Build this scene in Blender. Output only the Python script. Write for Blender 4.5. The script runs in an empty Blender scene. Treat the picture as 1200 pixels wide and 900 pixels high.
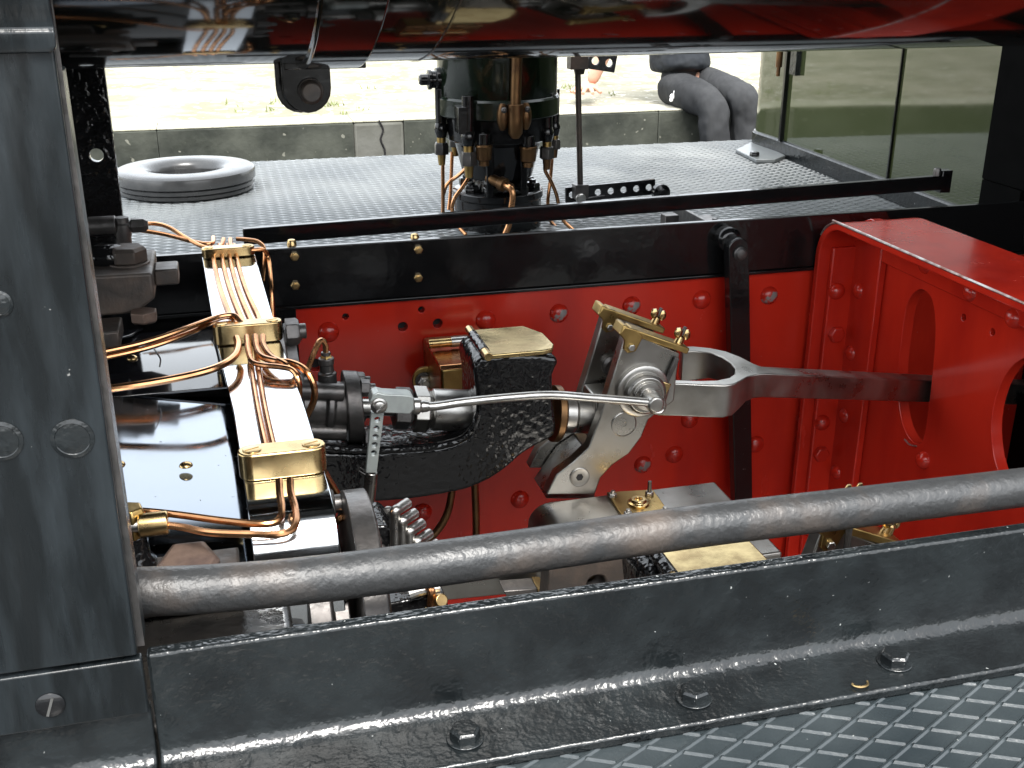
import bpy, bmesh, math, random
from mathutils import Vector as V, Matrix
random.seed(7)
PI = math.pi
SC = bpy.context.scene
COL = SC.collection
# ------------------------------------------------------------------ camera
F, PITCH, YAW = 1300.0, math.radians(21.5), math.radians(14.6)
CAM = V((0, 0, .45))
fw = V((math.sin(YAW)*math.cos(PITCH), math.cos(YAW)*math.cos(PITCH), -math.sin(PITCH)))
rt = V((math.cos(YAW), -math.sin(YAW), 0)); up = rt.cross(fw)
cd = bpy.data.cameras.new('camera'); cam = bpy.data.objects.new('camera', cd); COL.objects.link(cam)
cd.sensor_width = 36; cd.lens = F/1200*36; cd.clip_start = .02; cd.clip_end = 2000
m = Matrix((rt, up, -fw)).transposed().to_4x4(); m.translation = CAM; cam.matrix_world = m
SC.camera = cam

def A(x, y, **k):
    """a place on the plane X=, Y= or Z= (metres) where a photo pixel (1200x900) falls"""
    (a, v), = k.items(); i = 'XYZ'.index(a)
    r = fw + rt*((x-600)/F) + up*((450-y)/F)
    return CAM + r*((v-CAM[i])/r[i])

# ------------------------------------------------------------------ materials
def mat(name, c, metal=0, rough=.4, c2=None, cs=12, cpos=(.4, .65), rv=.08, rs=30, bump=0, bs=150, bd=2, chips=None, coat=0,
        ior=1.5, stretch=None, bump2=None, dust=None):
    mt = bpy.data.materials.new(name); mt.use_nodes = True
    nt = mt.node_tree; N = nt.nodes; L = nt.links; b = N['Principled BSDF']
    tc = N.new('ShaderNodeTexCoord'); co = tc.outputs['Object']
    if stretch:
        mp = N.new('ShaderNodeMapping'); mp.inputs['Scale'].default_value = stretch
        L.new(co, mp.inputs['Vector']); cos = mp.outputs['Vector']
    else: cos = co
    def noise(scale, det=4, rgh=.55, vec=None):
        n = N.new('ShaderNodeTexNoise'); n.inputs['Scale'].default_value = scale
        n.inputs['Detail'].default_value = det; n.inputs['Roughness'].default_value = rgh
        L.new(vec or cos, n.inputs['Vector']); return n.outputs['Fac']
    def ramp(f, p0, p1, a=(0, 0, 0, 1), bb=(1, 1, 1, 1)):
        r = N.new('ShaderNodeValToRGB'); e = r.color_ramp.elements
        e[0].position = p0; e[0].color = a; e[1].position = p1; e[1].color = bb
        L.new(f, r.inputs['Fac']); return r.outputs['Color']
    def mix(f, a, bb):
        mx = N.new('ShaderNodeMix'); mx.data_type = 'RGBA'; L.new(f, mx.inputs[0])
        for k, s in ((6, a), (7, bb)):
            if hasattr(s, 'default_value'): L.new(s, mx.inputs[k])
            else: mx.inputs[k].default_value = (*s, 1)
        return mx.outputs[2]
    col = None
    if c2: col = ramp(noise(cs), cpos[0], cpos[1], (*c, 1), (*c2, 1))
    rr = N.new('ShaderNodeMapRange'); rr.inputs['To Min'].default_value = max(.02, rough-rv); rr.inputs['To Max'].default_value = rough+rv
    rr.inputs['From Min'].default_value = .3; rr.inputs['From Max'].default_value = .7
    L.new(noise(rs), rr.inputs['Value']); rsock = rr.outputs[0]
    if dust:                                   # pale specks lying on the surface
        dc, ds, dt = dust
        f = ramp(noise(ds, 2, .5, co), dt, dt+.03)
        col = mix(f, col if col else c, dc)
        rsock = mix(f, rsock, (.7, .7, .7))
    if chips:                                  # knocks through the paint
        cc, s, t = chips
        f = ramp(noise(s, 5, .6, co), t, t+.015)
        col = mix(f, col if col else c, cc)
        rsock = mix(f, rsock, (.5, .5, .5))
    if col: L.new(col, b.inputs['Base Color'])
    else: b.inputs['Base Color'].default_value = (*c, 1)
    L.new(rsock, b.inputs['Roughness'])
    b.inputs['Metallic'].default_value = metal; b.inputs['IOR'].default_value = ior
    b.inputs['Coat Weight'].default_value = coat; b.inputs['Coat Roughness'].default_value = .04
    nrm = None
    for bb in ([(bump, bs, bd)] if bump else []) + ([bump2] if bump2 else []):
        bn = N.new('ShaderNodeBump'); bn.inputs['Strength'].default_value = 1; bn.inputs['Distance'].default_value = bb[0]
        L.new(noise(bb[1], bb[2], .5), bn.inputs['Height'])
        if nrm: L.new(nrm, bn.inputs['Normal'])
        nrm = bn.outputs['Normal']
    if nrm: L.new(nrm, b.inputs['Normal'])
    return mt

M = {}
M['black'] = mat('gloss_black_paint', (.006, .006, .0065), 0, .15, rv=.05, bump=.0005, bs=45, bd=2)
M['blackworn'] = mat('chipped_black_paint', (.006, .006, .0065), 0, .17, bump=.0005, bs=80, chips=((.25, .23, .21), 150, .71))
M['castblack'] = mat('thick_black_paint_on_casting', (.006, .006, .0065), 0, .11, rv=.04, bump=.0016, bs=120, bd=1.5)
M['boiler'] = mat('polished_boiler_cladding', (.008, .010, .008), 0, .07, rv=.02, bump=.0004, bs=5, bd=1, coat=0, ior=1.45)
M['casing'] = mat('polished_black_cladding', (.006, .006, .008), 0, .06, rv=.03, bump=.0005, bs=9, bd=1, ior=1.7, dust=((.25, .25, .24), 260, .77))
M['plate'] = mat('weathered_black_paint', (.0050, .0062, .0068), 0, .20, (.0105, .013, .014), 30, rv=.07, rs=18, bump=.0015, bs=65, bd=3, bump2=(.00035, 260, 2), dust=((.26, .27, .26), 240, .74), ior=1.5)
M['post'] = mat('brushed_old_black_paint', (.0045, .0058, .0065), 0, .27, (.018, .0225, .0255), 40, (.40, .75), rv=.10, rs=26, bump=.0014, bs=34, bd=6, stretch=(1.6, 1, .3), bump2=(.0004, 140, 3), dust=((.2, .2, .19), 160, .765), ior=1.4)
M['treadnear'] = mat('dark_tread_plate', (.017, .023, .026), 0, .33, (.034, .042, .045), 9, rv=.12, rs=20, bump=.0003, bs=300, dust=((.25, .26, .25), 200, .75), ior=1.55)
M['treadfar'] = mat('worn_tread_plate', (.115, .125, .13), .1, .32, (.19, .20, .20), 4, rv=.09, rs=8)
M['red'] = mat('red_frame_paint', (.52, .023, .010), 0, .2, (.36, .012, .007), 13, (.45, .78), rv=.05, bump=.0005, bs=14, bd=2, chips=((.10, .085, .075), 45, .755), coat=.1, stretch=(1, 1, .3))
M['redworn'] = mat('chipped_red_paint', (.51, .023, .010), 0, .22, (.34, .012, .007), 13, (.45, .78), rv=.06, bump=.0005, bs=14, bd=2, chips=((.17, .14, .12), 38, .70), coat=.1, stretch=(1, 1, .3))
M['rivetworn'] = mat('rubbed_rivet_head', (.43, .019, .009), 0, .25, chips=((.20, .19, .18), 42, .56))
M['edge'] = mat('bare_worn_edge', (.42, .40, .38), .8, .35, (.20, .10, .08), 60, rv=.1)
M['steel'] = mat('machined_steel', (.33, .32, .30), 1, .33, (.20, .185, .165), 17, (.44, .74), rv=.11, rs=26, bump=.00008, bs=60, dust=((.07, .06, .05), 60, .77))
M['bright'] = mat('satin_steel', (.46, .45, .43), 1, .33, (.38, .37, .35), 40, rv=.07, rs=60, bump=.00004, bs=200)
M['darksteel'] = mat('oily_dark_steel', (.075, .072, .070), .75, .38, (.13, .12, .115), 40, rv=.1, bump=.0006, bs=120, bd=3)
M['rustblock'] = mat('greasy_iron', (.06, .052, .047), .4, .5, (.10, .075, .06), 35, rv=.12, bump=.001, bs=90, bd=4)
M['greasy'] = mat('black_grease_on_iron', (.020, .019, .018), .1, .28, (.045, .040, .035), 30, rv=.1, bump=.0012, bs=60, bd=4)
M['rustnut'] = mat('rusty_nut', (.16, .11, .085), .5, .55, (.09, .06, .05), 60, rv=.1, bump=.0006, bs=200)
M['planished'] = mat('blued_steel_sheet', (.29, .32, .36), 1, .09, rv=.04, bump=.0011, bs=6.5, bd=1, dust=((.10, .09, .08), 220, .745))
M['mattblack'] = mat('matt_black', (.003, .003, .003), 0, .9, ior=1.1)  # even, very dark black with hardly any gloss, for the support plates
M['zinc'] = mat('zinc_plated_steel', (.40, .43, .41), .5, .42, (.32, .34, .33), 60, rv=.08)
M['chrome'] = mat('polished_nickel', (.56, .59, .62), 1, .08, rv=.03, bump=.0007, bs=8, bd=1)
M['brass'] = mat('brass', (.58, .42, .20), 1, .25, (.38, .26, .12), 26, rv=.08, bump=.0002, bs=50)
M['olive'] = mat('dull_brass', (.42, .29, .11), 1, .34, (.26, .17, .06), 25, rv=.08, bump=.0002, bs=90)
M['brassoil'] = mat('oily_brass_lid', (.48, .37, .18), 1, .24, (.36, .26, .12), 60, rv=.09, bump=.00012, bs=120, bd=2)
M['bronze'] = mat('brown_bronze', (.18, .10, .045), .9, .40, (.11, .06, .03), 40)
M['copper'] = mat('copper', (.70, .355, .17), 1, .24, (.46, .22, .10), 34, rv=.07)
M['pipe'] = mat('scaly_painted_pipe', (.032, .033, .034), .05, .42, (.075, .060, .050), 16, (.5, .75), rv=.1, bump=.0012, bs=60, bd=3, bump2=(.0008, 210, 3), ior=1.5)
M['green'] = mat('varnished_green_paint', (.046, .056, .022), 0, .05, (.040, .050, .020), 3, rv=.02, coat=.3, ior=1.6, bump=.0005, bs=4, bd=1)
M['darkgreen'] = mat('dark_green_enamel', (.005, .010, .005), 0, .13, rv=.04, bump=.0004, bs=40)
M['rubber'] = mat('grey_rubber', (.032, .033, .034), 0, .24, (.05, .05, .05), 20, rv=.05, bump=.0002, bs=80, ior=1.55)
M['hole'] = mat('dark_bore', (.006, .005, .005), 0, .6)
M['trousers'] = mat('grey_cloth', (.034, .035, .037), 0, .9, (.050, .051, .053), 9, bump=.02, bs=16, bd=2, ior=1.2, stretch=(1, 1, .55))
M['jacket'] = mat('charcoal_cloth', (.022, .025, .030), 0, .85, (.035, .038, .042), 14, bump=.03, bs=12, bd=2, ior=1.3)
M['skin'] = mat('skin', (.55, .30, .21), 0, .5, (.60, .36, .26), 20)
M['white'] = mat('white_print', (.8, .8, .8), 0, .6)
M['hair'] = mat('brown_hair', (.06, .035, .02), 0, .6, (.1, .06, .03), 60, bump=.004, bs=120)
M['sand'] = mat('pale_gravel_paving', (.32, .295, .22), 0, .9, (.20, .19, .13), 5, (.40, .60), bump=.02, bs=26, bd=6, chips=((.17, .19, .07), 2.6, .70), dust=((.48, .45, .38), 24, .60))
M['stone'] = mat('mossy_kerb_stone', (.056, .060, .047), 0, .85, (.014, .017, .012), 7, (.36, .66), bump=.006, bs=18, bd=5, dust=((.16, .16, .13), 30, .67))
M['stonelight'] = mat('pale_kerb_stone', (.12, .12, .105), 0, .85, (.08, .08, .066), 6, bump=.004, bs=20, bd=5)
M['kerbtop'] = mat('worn_kerb_top', (.40, .38, .31), 0, .9, (.27, .27, .19), 5, bump=.01, bs=25, bd=6)
M['ballast'] = mat('track_ballast', (.035, .034, .030), 0, .95, (.07, .066, .06), 25, bump=.03, bs=30, bd=5)

# ------------------------------------------------------------------ mesh tools
def basis(ax):
    ax = V(ax).normalized(); t = V((0, 0, 1)) if abs(ax.z) < .9 else V((1, 0, 0))
    u = t.cross(ax).normalized(); return u, ax.cross(u).normalized(), ax

class G:
    def __init__(s): s.bm = bmesh.new()
    def box(s, lo, hi):
        vs = [s.bm.verts.new((x, y, z)) for x in (lo[0], hi[0]) for y in (lo[1], hi[1]) for z in (lo[2], hi[2])]
        for f in ((0, 1, 3, 2), (4, 6, 7, 5), (0, 4, 5, 1), (2, 3, 7, 6), (0, 2, 6, 4), (1, 5, 7, 3)): s.bm.faces.new([vs[i] for i in f])
        return s
    def obox(s, c, ax, sz):                     # oriented box: c centre, ax three axes, sz half sizes
        c = V(c); vs = []
        for i in (-1, 1):
            for j in (-1, 1):
                for k in (-1, 1): vs.append(s.bm.verts.new(c+ax[0]*i*sz[0]+ax[1]*j*sz[1]+ax[2]*k*sz[2]))
        for f in ((0, 1, 3, 2), (4, 6, 7, 5), (0, 4, 5, 1), (2, 3, 7, 6), (0, 2, 6, 4), (1, 5, 7, 3)): s.bm.faces.new([vs[i] for i in f])
        return s
    def prism(s, pts, vec, holes=()):
        vec = V(vec); bm = s.bm; loops = [[V(p) for p in pts]] + [[V(p) for p in h] for h in holes]
        fr = [[bm.verts.new(p) for p in l] for l in loops]
        bk = [[bm.verts.new(p+vec) for p in l] for l in loops]
        if not holes:
            bm.faces.new(fr[0]); bm.faces.new(bk[0])
        else:
            for st in (fr, bk):
                es = []
                for l in st: es += [bm.edges.new((l[i], l[(i+1) % len(l)])) for i in range(len(l))]
                bmesh.ops.triangle_fill(bm, use_beauty=True, use_dissolve=False, edges=es, normal=vec.normalized())
        for a, b in zip(fr, bk):
            for i in range(len(a)):
                j = (i+1) % len(a); bm.faces.new((a[i], a[j], b[j], b[i]))
        return s
    def loft(s, rings, closed=True, caps=True):
        bm = s.bm; R = [[bm.verts.new(p) for p in r] for r in rings]; n = len(R[0])
        for a, b in zip(R, R[1:]):
            for i in range(n if closed else n-1):
                j = (i+1) % n; bm.faces.new((a[i], a[j], b[j], b[i]))
        if caps: bm.faces.new(R[0][::-1]); bm.faces.new(R[-1])
        return s
    def lathe(s, p, ax, prof, n=28, rot=0, arc=None):
        u, v, w = basis(ax); p = V(p); rings = []
        for r, h in prof:
            r = max(r, 1e-5); rings.append([p+w*h+u*r*math.cos(rot+2*PI*i/n)+v*r*math.sin(rot+2*PI*i/n) for i in range(n)])
        return s.loft(rings)
    def cyl(s, a, b, r, r2=None, n=24):
        a, b = V(a), V(b); r2 = r if r2 is None else r2
        return s.lathe(a, b-a, [(r, 0), (r2, (b-a).length)], n)
    def hexn(s, p, ax, r, h, rot=0): return s.lathe(p, ax, [(r, 0), (r, h*.78), (r*.84, h)], 6, rot)
    def dome(s, p, ax, r, h, n=18):
        return s.lathe(p, ax, [(r, 0)]+[(r*math.cos(t*PI/2/6), h*math.sin(t*PI/2/6)) for t in range(1, 6)]+[(r*.05, h)], n)
    def tube(s, pts, r, n=10, sub=6, flat=None):
        P = [V(p) for p in pts]
        if sub > 1 and len(P) > 2:              # Catmull-Rom
            Q = [2*P[0]-P[1]]+P+[2*P[-1]-P[-2]]; out = []
            for i in range(1, len(Q)-2):
                a, b, c, d = Q[i-1:i+3]
                for k in range(sub):
                    t = k/sub; out.append(.5*((2*b)+(c-a)*t+(2*a-5*b+4*c-d)*t*t+(3*b-a-3*c+d)*t**3))
            out.append(P[-1]); P = out
        rs = r if isinstance(r, (list, tuple)) else [r]
        u = None; rings = []
        for i, p in enumerate(P):
            t = (P[min(i+1, len(P)-1)]-P[max(i-1, 0)]).normalized()
            if u is None: u = basis(t)[0]
            u = (u-t*u.dot(t)).normalized(); v = t.cross(u)
            x = i/(len(P)-1)*(len(rs)-1); k = min(int(x), len(rs)-2) if len(rs) > 1 else 0
            rr = rs[0] if len(rs) == 1 else rs[k]+(rs[k+1]-rs[k])*(x-k)
            rings.append([p+u*rr*math.cos(2*PI*j/n)+v*rr*math.sin(2*PI*j/n) for j in range(n)])
        return s.loft(rings)
    def sphere(s, c, r, sc=(1, 1, 1), n=16):
        rings = []
        for i in range(1, n//2):
            a = PI*i/(n//2)
            rings.append([V(c)+V((r*sc[0]*math.sin(a)*math.cos(2*PI*j/n), r*sc[1]*math.sin(a)*math.sin(2*PI*j/n), r*sc[2]*math.cos(a))) for j in range(n)])
        return s.loft(rings)
    def build(s, name, m, parent=None, bevel=.0008, seg=2, ang=35, loc=None, keep=False):
        bm = s.bm
        org = V(loc) if loc is not None else (V(parent['_o']) if parent is not None else V((0, 0, 0)))
        for v in bm.verts: v.co -= org
        bmesh.ops.recalc_face_normals(bm, faces=bm.faces); bm.normal_update()
        for f in bm.faces: f.smooth = True
        for e in bm.edges:
            if len(e.link_faces) == 2 and e.calc_face_angle(0) > math.radians(ang): e.smooth = False
        me = bpy.data.meshes.new(name); bm.to_mesh(me); bm.free(); me.materials.append(M[m] if isinstance(m, str) else m)
        o = bpy.data.objects.new(name, me); COL.objects.link(o)
        if parent is not None:
            o.parent = parent
            if loc is not None: o.location = org-V(parent['_o'])
        else: o.location = org
        o['_o'] = list(org)
        if bevel:
            b = o.modifiers.new('bevel', 'BEVEL'); b.width = bevel; b.segments = seg; b.limit_method = 'ANGLE'; b.angle_limit = math.radians(40)
        return o

def thing(name, loc, label, cat, group=None):
    o = bpy.data.objects.new(name, None); COL.objects.link(o); o.location = loc; o.empty_display_size = .05
    o['_o'] = list(loc); return tag(o, label, cat, group)
def tag(o, label=None, cat=None, group=None, kind=None):
    for k, v in (('label', label), ('category', cat), ('group', group), ('kind', kind)):
        if v: o[k] = v
    return o
def repeat(o, locs, parent, rots=None):
    """copies of a finished part at other places (world coordinates)"""
    for i, p in enumerate(locs):
        c = o.copy(); COL.objects.link(c); c.parent = parent; c.location = V(p)-V(parent['_o'])
        c['_o'] = list(p)
        if rots: c.rotation_euler = rots[i]
def rivets(parent, pts, ax, r, h, m='red', name='rivet'):
    """one round-headed rivet, then copies of it"""
    pts = [V(p) for p in pts]
    o = G().dome(pts[0], ax, r, h).build(name, m, parent, 0, loc=pts[0])
    repeat(o, pts[1:], parent); return o
def circle(c, r, n=20, ax=(0, 1, 0), sx=1, sz=1):
    u, v, w = basis(ax); c = V(c)
    return [c+u*r*sx*math.cos(2*PI*i/n)+v*r*sz*math.sin(2*PI*i/n) for i in range(n)]
def smoothloop(pts, sub=5):
    P = [V(p) for p in pts]; n = len(P); out = []
    for i in range(n):
        a, b, c, d = P[i-1], P[i], P[(i+1) % n], P[(i+2) % n]
        for k in range(sub):
            t = k/sub; out.append(.5*((2*b)+(c-a)*t+(2*a-5*b+4*c-d)*t*t+(3*b-a-3*c+d)*t**3))
    return out
X_, Y_, Z_ = V((1, 0, 0)), V((0, 1, 0)), V((0, 0, 1))

# ------------------------------------------------------------------ setting
g = G(); g.box((-600, -600, -1.3), (600, 600, -1.25)); tag(g.build('track_ground', 'ballast', bevel=0), kind='structure')
KZ, KY = -.112, 3.9
g = G(); g.box((-60, KY+.16, KZ-.3), (80, 240, KZ)); tag(g.build('platform', 'sand', bevel=0), kind='structure')
x = -14.0; n = 0
g = G(); gl = G(); gt = G()
xl0, xl1 = A(415, 165, Y=KY).x, A(474, 165, Y=KY).x
edges = [-14+i*.92 for i in range(16)]
edges = [e for e in edges if e < xl0-.25]+[xl0, xl1]+[xl1+.95*i for i in range(1, 14)]
for a, b in zip(edges, edges[1:]):
    t = (gl if abs(a-xl0) < 1e-6 else g); j = random.uniform(-.003, .003)
    t.box((a+.0006, KY+j, -1.25), (b-.0006, KY+.15, KZ-.004)); gt.box((a+.0006, KY+j+.004, KZ-.0035), (b-.0006, KY+.16, KZ+.004))
k = g.build('kerb', 'stone', bevel=.003); tag(k, kind='structure')
gl.build('pale_stone', 'stonelight', k, .01)
gt.build('kerb_top', 'kerbtop', k, .003)
g = G(); p = A(447, 150, Y=KY-.003)          # the crack in the pale stone
g.tube([A(444, 141, Y=KY-.002), A(449, 152, Y=KY-.002), A(446, 163, Y=KY-.002), A(451, 176, Y=KY-.002), A(450, 190, Y=KY-.002)], .0035, 6, 3)
g.build('crack', 'hole', k, 0)
# grass tufts on the platform edge
g = G()
for _ in range(60):
    cx = random.uniform(-.4, 3.2); cy = KY+.17+abs(random.gauss(0, .5))
    if (math.sin(cx*5.1)+math.sin(cy*9+cx*3)) < .75: continue
    for _ in range(6):
        q = V((cx+random.gauss(0, .02), cy+random.gauss(0, .02), KZ)); d = V((random.gauss(0, .5), random.gauss(0, .5), 1)).normalized()*random.uniform(.012, .03)
        s_ = V((random.gauss(0, 1), random.gauss(0, 1), 0)).normalized()*.003
        vs = [g.bm.verts.new(t) for t in (q-s_, q+s_, q+d)]; g.bm.faces.new(vs)
gm = mat('grass_blades', (.12, .16, .03), 0, .7, (.18, .2, .05), 20)
tag(g.build('grass', gm, bevel=0), 'short grass tufts growing between the stones behind the platform kerb', 'grass', kind='stuff')

# ------------------------------------------------------------------ tread plates
def lattice(x0, x1, y0, y1, z, h, w, g, brk=True):
    """raised diamond ribs: two families of lines crossing at 27 degrees to the X axis"""
    a, b = V((.0195, .0100, 0)), V((.0195, -.0098, 0))
    ii = range(-400, 400)
    for fam, (d, st) in enumerate(((a, b), (b, a))):
        nrm = V((-d.y, d.x, 0)).normalized()*w/2
        # lines through k*st
        for k in range(-700, 900):
            p0 = V((0, 0, z))+st*k
            # clip p0 + t d to the rectangle
            t0 = max(min((x0-p0.x)/d.x, (x1-p0.x)/d.x), min((y0-p0.y)/d.y, (y1-p0.y)/d.y))
            t1 = min(max((x0-p0.x)/d.x, (x1-p0.x)/d.x), max((y0-p0.y)/d.y, (y1-p0.y)/d.y))
            if t1-t0 < .1: continue
            segs = []
            if fam == 1 and brk:
                t = math.floor(t0)
                while t < t1:
                    s0, s1 = max(t0, t+.07), min(t1, t+.93)
                    if s1-s0 > .05: segs.append((s0, s1))
                    t += 1
            else: segs = [(t0, t1)]
            for s0, s1 in segs:
                A0, A1 = p0+d*s0, p0+d*s1; hz = V((0, 0, h if fam else h*.75)); e = d*min(.05, (s1-s0)*.2)
                v = [g.bm.verts.new(q) for q in (A0-nrm, A0+nrm, A0+e+hz+nrm*.35, A0+e+hz-nrm*.35, A1-nrm, A1+nrm, A1-e+hz+nrm*.35, A1-e+hz-nrm*.35)]
                for f in ((3, 2, 6, 7), (0, 3, 7, 4), (1, 5, 6, 2), (0, 1, 2, 3), (4, 7, 6, 5)): g.bm.faces.new([v[i] for i in f])
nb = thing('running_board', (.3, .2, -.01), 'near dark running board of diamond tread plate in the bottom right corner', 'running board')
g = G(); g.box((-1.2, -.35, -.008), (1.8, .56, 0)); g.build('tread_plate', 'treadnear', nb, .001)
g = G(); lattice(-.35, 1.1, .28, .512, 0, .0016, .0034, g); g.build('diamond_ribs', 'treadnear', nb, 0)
fb = thing('running_board', (.5, 2.05, -.01), 'far pale running board of worn tread plate, the rubber ring lying on it', 'running board')
g = G(); g.box((-1.2, 1.45, -.008), (1.9, 2.574, 0)); g.build('tread_plate', 'treadfar', fb, .001)
g = G(); lattice(-.42, 1.45, 1.58, 2.572, 0, .0016, .0040, g, True); g.build('diamond_ribs', 'treadfar', fb, 0)

# ------------------------------------------------------------------ near frame angle
na = thing('frame_angle', (.3, .54, 0), 'near black angle iron with a rounded fillet and hexagon bolts along the bottom edge', 'angle iron')
def Lsec(x, zt=.081, y0=.5095, yv=.557):
    r = .011; p = [V((x, y0, .0005)), V((x, y0, .0078)), V((x, yv-r, .0085))]
    p += [V((x, yv-r+r*math.sin(t*PI/2/6), .0085+r-r*math.cos(t*PI/2/6))) for t in range(1, 7)]
    return p+[V((x, yv, zt)), V((x, yv+.0095, zt)), V((x, yv+.0095, .0005))]
g = G(); g.loft([Lsec(-.0668), Lsec(1.5)]); g.build('angle_iron', 'plate', na, .0022, 3)
hp = [A(545, 864, Z=.009), A(813, 817, Z=.009), A(1048, 775, Z=.009)]
o = G().lathe(hp[0]-Z_*.0005, Z_, [(.0115, 0), (.0115, .0008), (.0098, .001)], 24).hexn(hp[0], Z_, .0095, .0075, .5).build('bolt', 'plate', na, .0006, loc=hp[0])
repeat(o, hp[1:], na, [(0, 0, .3), (0, 0, .8)])
# foot of the side plate, left of the joint
fa = thing('foot_angle', (-.2, .54, 0), 'short black angle iron with one slotted screw under the side plate', 'angle iron')
g = G(); g.loft([Lsec(-.0684, .0455, .512, .5565), Lsec(-.6, .0455, .512, .5565)]); g.build('angle_iron', 'plate', fa, .0018, 3)
g = G(); g.box((-.6, .5500, .047), (-.0686, .5575, .0835)); g.build('strap', 'post', fa, .0012, 3)
p = A(59, 826, Y=.5498); g = G(); g.lathe(p, -Y_, [(.0078, 0), (.0078, .0006), (.006, .0018), (.002, .0022)], 24); o = g.build('screw', 'black', fa, .0002)
G().obox(p-Y_*.0022, (V((.35, 0, 1)).normalized(), Y_, V((1, 0, -.35)).normalized()), (.0058, .0004, .0007)).build('slot', 'bright', o, 0)
p = A(1007, 801, Z=.009)
g = G(); g.tube([p+V((.0055*math.cos(a), .0045*math.sin(a), .0008)) for a in [PI*1.02+i*PI*.16 for i in range(7)]], .0009, 8, 3)
tag(g.build('split_ring', 'brass', bevel=0, loc=p), 'tiny broken brass ring lying on the black angle iron flange', 'ring')

# ------------------------------------------------------------------ side plate (post) at the left
sp = thing('side_plate', (-.2, .56, .09), 'tall dark painted side plate with flush rivets filling the left edge', 'steel plate')
g = G(); g.prism([V((-.75, .5505, .086)), V((-.0705, .5505, .086)), V((-.0665, .5505, .62)), V((-.75, .5505, .62))], (0, .008, 0)); g.build('plate', 'post', sp, .0012, 3)
g = G(); g.box((-.12, .5612, .086), (-.0672, .578, .398)); g.build('edge_angle', 'post', sp, .0012)
g = G(); g.box((-.12, .5590, .0862), (-.0668, .5606, .62)); g.build('joint_strip', 'darksteel', sp, 0)
for (x, y, r) in ((85, 514, .0096), (1, 517, .0096), (-2, 356, .006)):
    p = A(x, y, Y=.5502); g = G(); g.lathe(p, -Y_, [(r*1.12, -.001), (r*1.1, .0004), (r*.9, .0010), (r*.86, .0006), (r*.5, .0012), (r*.1, .0013)], 26)
    g.build('rivet', 'plate', sp, 0)
# rolled lip at the top left
g = G(); z1, z0 = A(30, 3, Y=.546).z, A(30, 63, Y=.546).z
pr = [(.5500, z0), (.5475, z0), (.5462, z0+.002), (.5462, z0+.009), (.5475, z0+.0105), (.5470, z0+.014), (.5445, z0+.018), (.5425, z0+.023), (.5420, z0+.030), (.543, z0+.05), (.55, z0+.052)]
xr = A(64, 40, Y=.546).x
rings = []
for xx, dz in ((-.75, 0), (xr-.003, 0), (xr-.0009, .0012), (xr, .0035)): rings.append([V((xx, y, max(z, z0+dz))) for y, z in pr])
g.loft(rings); g.build('rolled_lip', 'post', sp, .0006)

# ------------------------------------------------------------------ near pipe
pc = [A(60, 700, Y=.640), A(155, 694, Y=.638), A(230, 691, Y=.636), A(330, 683, Y=.636), A(450, 669, Y=.636), A(600, 648, Y=.637), A(800, 619, Y=.637), A(1000, 595, Y=.637), A(1200, 571, Y=.637), A(1420, 544, Y=.637)]
g = G(); g.tube(pc, [.0155, .0156, .0154, .0154, .0152, .0150, .0150], 28, 8)
o = g.build('handrail_pipe', 'pipe', bevel=0, loc=pc[5]); tag(o, 'long scaly dark grey pipe running across the front of the red frames', 'pipe')

# ------------------------------------------------------------------ far frame
ff = thing('frame_plate', (.8, 1.55, -.75), 'bright red frame plate with round rivets and small bolt holes behind the valve gear', 'frame plate')
FY = 1.42
hol = [(405, 371, .0045), (494, 363, .0045), (472, 383, .0068), (513, 379, .0068), (370, 428, .009), (1050, 0, 0)]
hs = [circle(A(x, y, Y=FY), r, 16) for x, y, r in hol if r]
g = G(); g.prism([V((.076, FY, -.78)), V((1.9, FY, -.78)), V((1.9, FY, .07)), V((.076, FY, .07))], (0, .016, 0), hs); g.build('plate', 'redworn', ff, .0006)
g = G(); g.box((-.5, FY+.017, -.78), (1.9, FY+.03, .07)); g.build('backing_plate', 'hole', ff, 0)
g = G(); g.box((-.5, FY+.001, -.78), (.0755, FY+.016, .07)); g.build('black_plate', 'black', ff, .0006)
rp = [(385, 389, 14), (569, 375, 13), (655, 367, 12), (740, 358, 12), (822, 351, 11.5), (901, 346, 11.5), (808, 491, 11), (753, 544, 10), (790, 532, 10), (609, 585, 11.5), (495, 600, 11), (885, 520, 8), (700, 640, 11), (880, 640, 11)]
wr = (2, 3, 5, 7)
rivets(ff, [A(x, y, Y=FY) for i, (x, y, r) in enumerate(rp) if i not in wr], -Y_, .0142, .0105)
for i in wr: rivets(ff, [A(rp[i][0], rp[i][1], Y=FY)], -Y_, .0138, .0100, 'rivetworn')
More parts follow.
